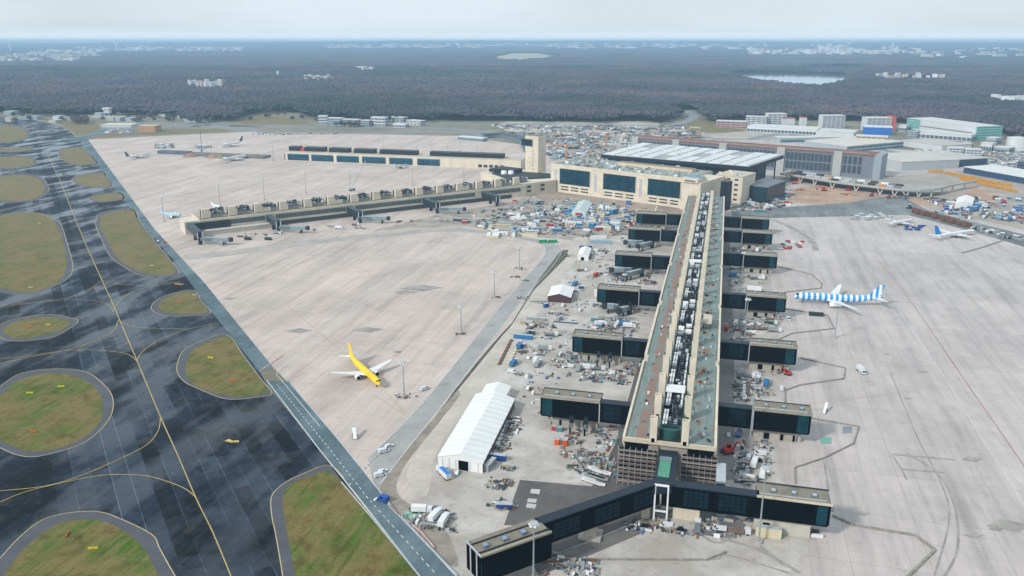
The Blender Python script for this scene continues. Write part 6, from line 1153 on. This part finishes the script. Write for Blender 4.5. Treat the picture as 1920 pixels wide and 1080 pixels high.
# individual crowns up to ~5 km
import bmesh
def crown_template(sub, seed):
    bm = bmesh.new(); bmesh.ops.create_icosphere(bm, subdivisions=sub, radius=1); r_ = random.Random(seed)
    for v in bm.verts: v.co *= r_.uniform(.62, 1.22); v.co.z *= .9
    vs = np.array([v.co[:] for v in bm.verts]); fs = np.array([[v.index for v in f.verts] for f in bm.faces]); bm.free(); return vs, fs
def scatter(dmin, dmax, step, sub, rr):
    n = int((dmax * dmax - dmin * dmin) * math.tan(R(34)) / (step * step)); d = np.sqrt(gen.uniform(dmin ** 2, dmax ** 2, n)); lat = gen.uniform(-1, 1, n) * math.tan(R(34)) * d
    x, y = lat * yawc - d * yaws, lat * yaws + d * yawc; wob = 45 * np.sin(x / 70) + 30 * np.sin(x / 23 + y / 60) + gen.uniform(-25, 25, n); ok = inpoly(x + wob * .4, y + wob, to_np(edge_w))
    for hp in holes: ok &= ~inpoly(x, y, to_np(hp))
    x, y = x[ok], y[ok]; n = len(x); V, Fc = [], []; tv = []; base = 0
    for k in range(4):
        vs, fs = crown_template(sub, k); sel = np.arange(k, n, 4); m_ = len(sel); s = gen.uniform(.7, 1.25, m_) * rr; th = gen.uniform(0, 6.28, m_); c, q_ = np.cos(th), np.sin(th)
        px = (vs[None, :, 0] * c[:, None] - vs[None, :, 1] * q_[:, None]) * s[:, None] + x[sel][:, None]; py = (vs[None, :, 0] * q_[:, None] + vs[None, :, 1] * c[:, None]) * s[:, None] + y[sel][:, None]; pz = vs[None, :, 2] * s[:, None] * .95 + (15 + gen.uniform(-3, 3.5, m_))[:, None]
        V.append(np.stack([px, py, pz], -1).reshape(-1, 3)); Fc.append((fs[None] + (np.arange(m_) * len(vs))[:, None, None] + base).reshape(-1, 3)); tv.append(np.repeat(gen.uniform(0, 1, m_), len(vs))); base += m_ * len(vs)
    V, Fc, tv = np.concatenate(V), np.concatenate(Fc), np.concatenate(tv)
    me = bpy.data.meshes.new('forest'); me.vertices.add(len(V)); me.vertices.foreach_set('co', V.ravel().astype(np.float32)); me.loops.add(Fc.size); me.loops.foreach_set('vertex_index', Fc.ravel().astype(np.int32)); me.polygons.add(len(Fc)); me.polygons.foreach_set('loop_start', np.arange(0, Fc.size, 3, dtype=np.int32)); me.polygons.foreach_set('loop_total', np.full(len(Fc), 3, np.int32))
    me.materials.append(CAN); me.update(calc_edges=True); at = me.attributes.new('tint', 'FLOAT', 'POINT'); at.data.foreach_set('value', tv.astype(np.float32)); o = bpy.data.objects.new('forest', me); COL.objects.link(o); o['kind'] = 'stuff'; return n
scatter(1450, 2700, 7.6, 1, 5.2); scatter(2700, 5200, 13, 1, 8)
wm = NB('lake_water'); wm.fin(lin('e4eaee'), .08, .9, 1.0); sheet('water', lake, 1.0, wm.m)
sheet('field', holes[1], 1.0, mat('a8a184', .1, .002, .9)); 
for h_ in holes[2:5]: sheet('clearing', h_, 1.0, mat('a7a29a', .15, .01, .9))
for h_ in holes[5:]: sheet('clearing', h_, 1.0, mat('8a8272', .15, .004, .9))
# far towns: masses of pale buildings
TM = [mat('c6c9cc', .05, .01, .8), mat('d0d2d4', .05, .01, .8), mat('b9bec2', .05, .01, .8), mat('b5a496', .05, .01, .8)]
def town(name, spots):
    m = MB()
    for (x0, x1, y0, y1, n, w, hh) in spots:
        for i in range(n):
            px, py = rz.uniform(x0, x1), rz.uniform(y0, y1); X0, Y0 = P(px, py); s = w * rz.uniform(.5, 1.6); zz = 12 + (max(0, (math.hypot(X0, Y0) - 15000)) / 6400 * 40 if math.hypot(X0, Y0) > 15000 else 0); h = 12 + hh * rz.uniform(.3, 1) ** 2
            m.box(X0 - s, Y0 - s * .4, 0, X0 + s, Y0 + s * .4, zz + h, rz.choice(TM), rz.random() * 3)
    m.build(name, kind='stuff')
town('far_town', [(0, 140, 105, 118, 60, 30, 10), (60, 180, 98, 110, 50, 40, 16), (150, 460, 90, 99, 130, 40, 16), (255, 300, 92, 97, 20, 60, 20)])
town('far_town', [(610, 900, 86, 92, 110, 50, 14), (840, 1080, 84, 89, 60, 50, 10), (1050, 1300, 82, 93, 90, 50, 16)])
town('far_town', [(1410, 1700, 96, 105, 130, 35, 22), (1530, 1600, 90, 100, 26, 30, 60), (1650, 1690, 90, 97, 8, 30, 70), (1310, 1440, 86, 95, 30, 35, 20), (1700, 1920, 92, 112, 40, 35, 14)])
town('forest_village', [(352, 425, 162, 169, 34, 6, 6), (570, 625, 150, 158, 26, 6, 4), (660, 700, 132, 138, 20, 8, 6), (1640, 1770, 147, 153, 16, 12, 6), (1865, 1920, 194, 199, 14, 10, 5), (1495, 1600, 85, 92, 12, 30, 40)])
t = thing('water_tower', 'pale slender tower rising over the forest left of the middle', 'tower', (*P(522, 150), 0)); m = MB(); m.cyl(0, 0, 0, 34, 3, WHITE, n=10); m.build('shaft', t); m = MB(); m.cyl(0, 0, 30, 40, 6, WHITE, 4, 12); m.build('tank', t)
for i, (px, hh) in enumerate(((220, 150), (268, 110), (21, 120))):
    t = thing('far_tower', 'x', 'tower', (*P(px, 97), 0)); m = MB(); m.cyl(0, 0, 0, hh * .85, 12, TM[0], 7, 8); m.build('shaft', t); m = MB(); m.cyl(0, 0, hh * .6, hh * .72, 22, TM[1], 22, 10); m.cyl(0, 0, hh * .85, hh, 3, TM[0]); m.build('head', t); rank(t, 'faint tall tower on the hazy left horizon', 'far towers')
# ------------------------------------------------------------------ haze
m = MB(); hz = bpy.data.materials.new('haze'); hz.use_nodes = True; n_ = hz.node_tree; n_.nodes.clear(); oo = n_.nodes.new('ShaderNodeOutputMaterial'); vv = n_.nodes.new('ShaderNodeVolumePrincipled'); vv.inputs['Color'].default_value = (.50, .76, 1, 1); vv.inputs['Density'].default_value = HAZE_D; vv.inputs['Anisotropy'].default_value = .1
n_.links.new(vv.outputs[0], oo.inputs['Volume']); m.add([(x, y, z) for z, zf in ((-1, -1), (235, 75)) for x, y, z in ((-27000, -3600, z), (27000, -3600, z), (27000, 22500, zf), (-27000, 22500, zf))], [(3, 2, 1, 0), (4, 5, 6, 7), (0, 1, 5, 4), (1, 2, 6, 5), (2, 3, 7, 6), (3, 0, 4, 7)], hz); ho = m.build('haze', kind='stuff'); ho.rotation_euler = (0, 0, R(YAW))
finish_ranks()
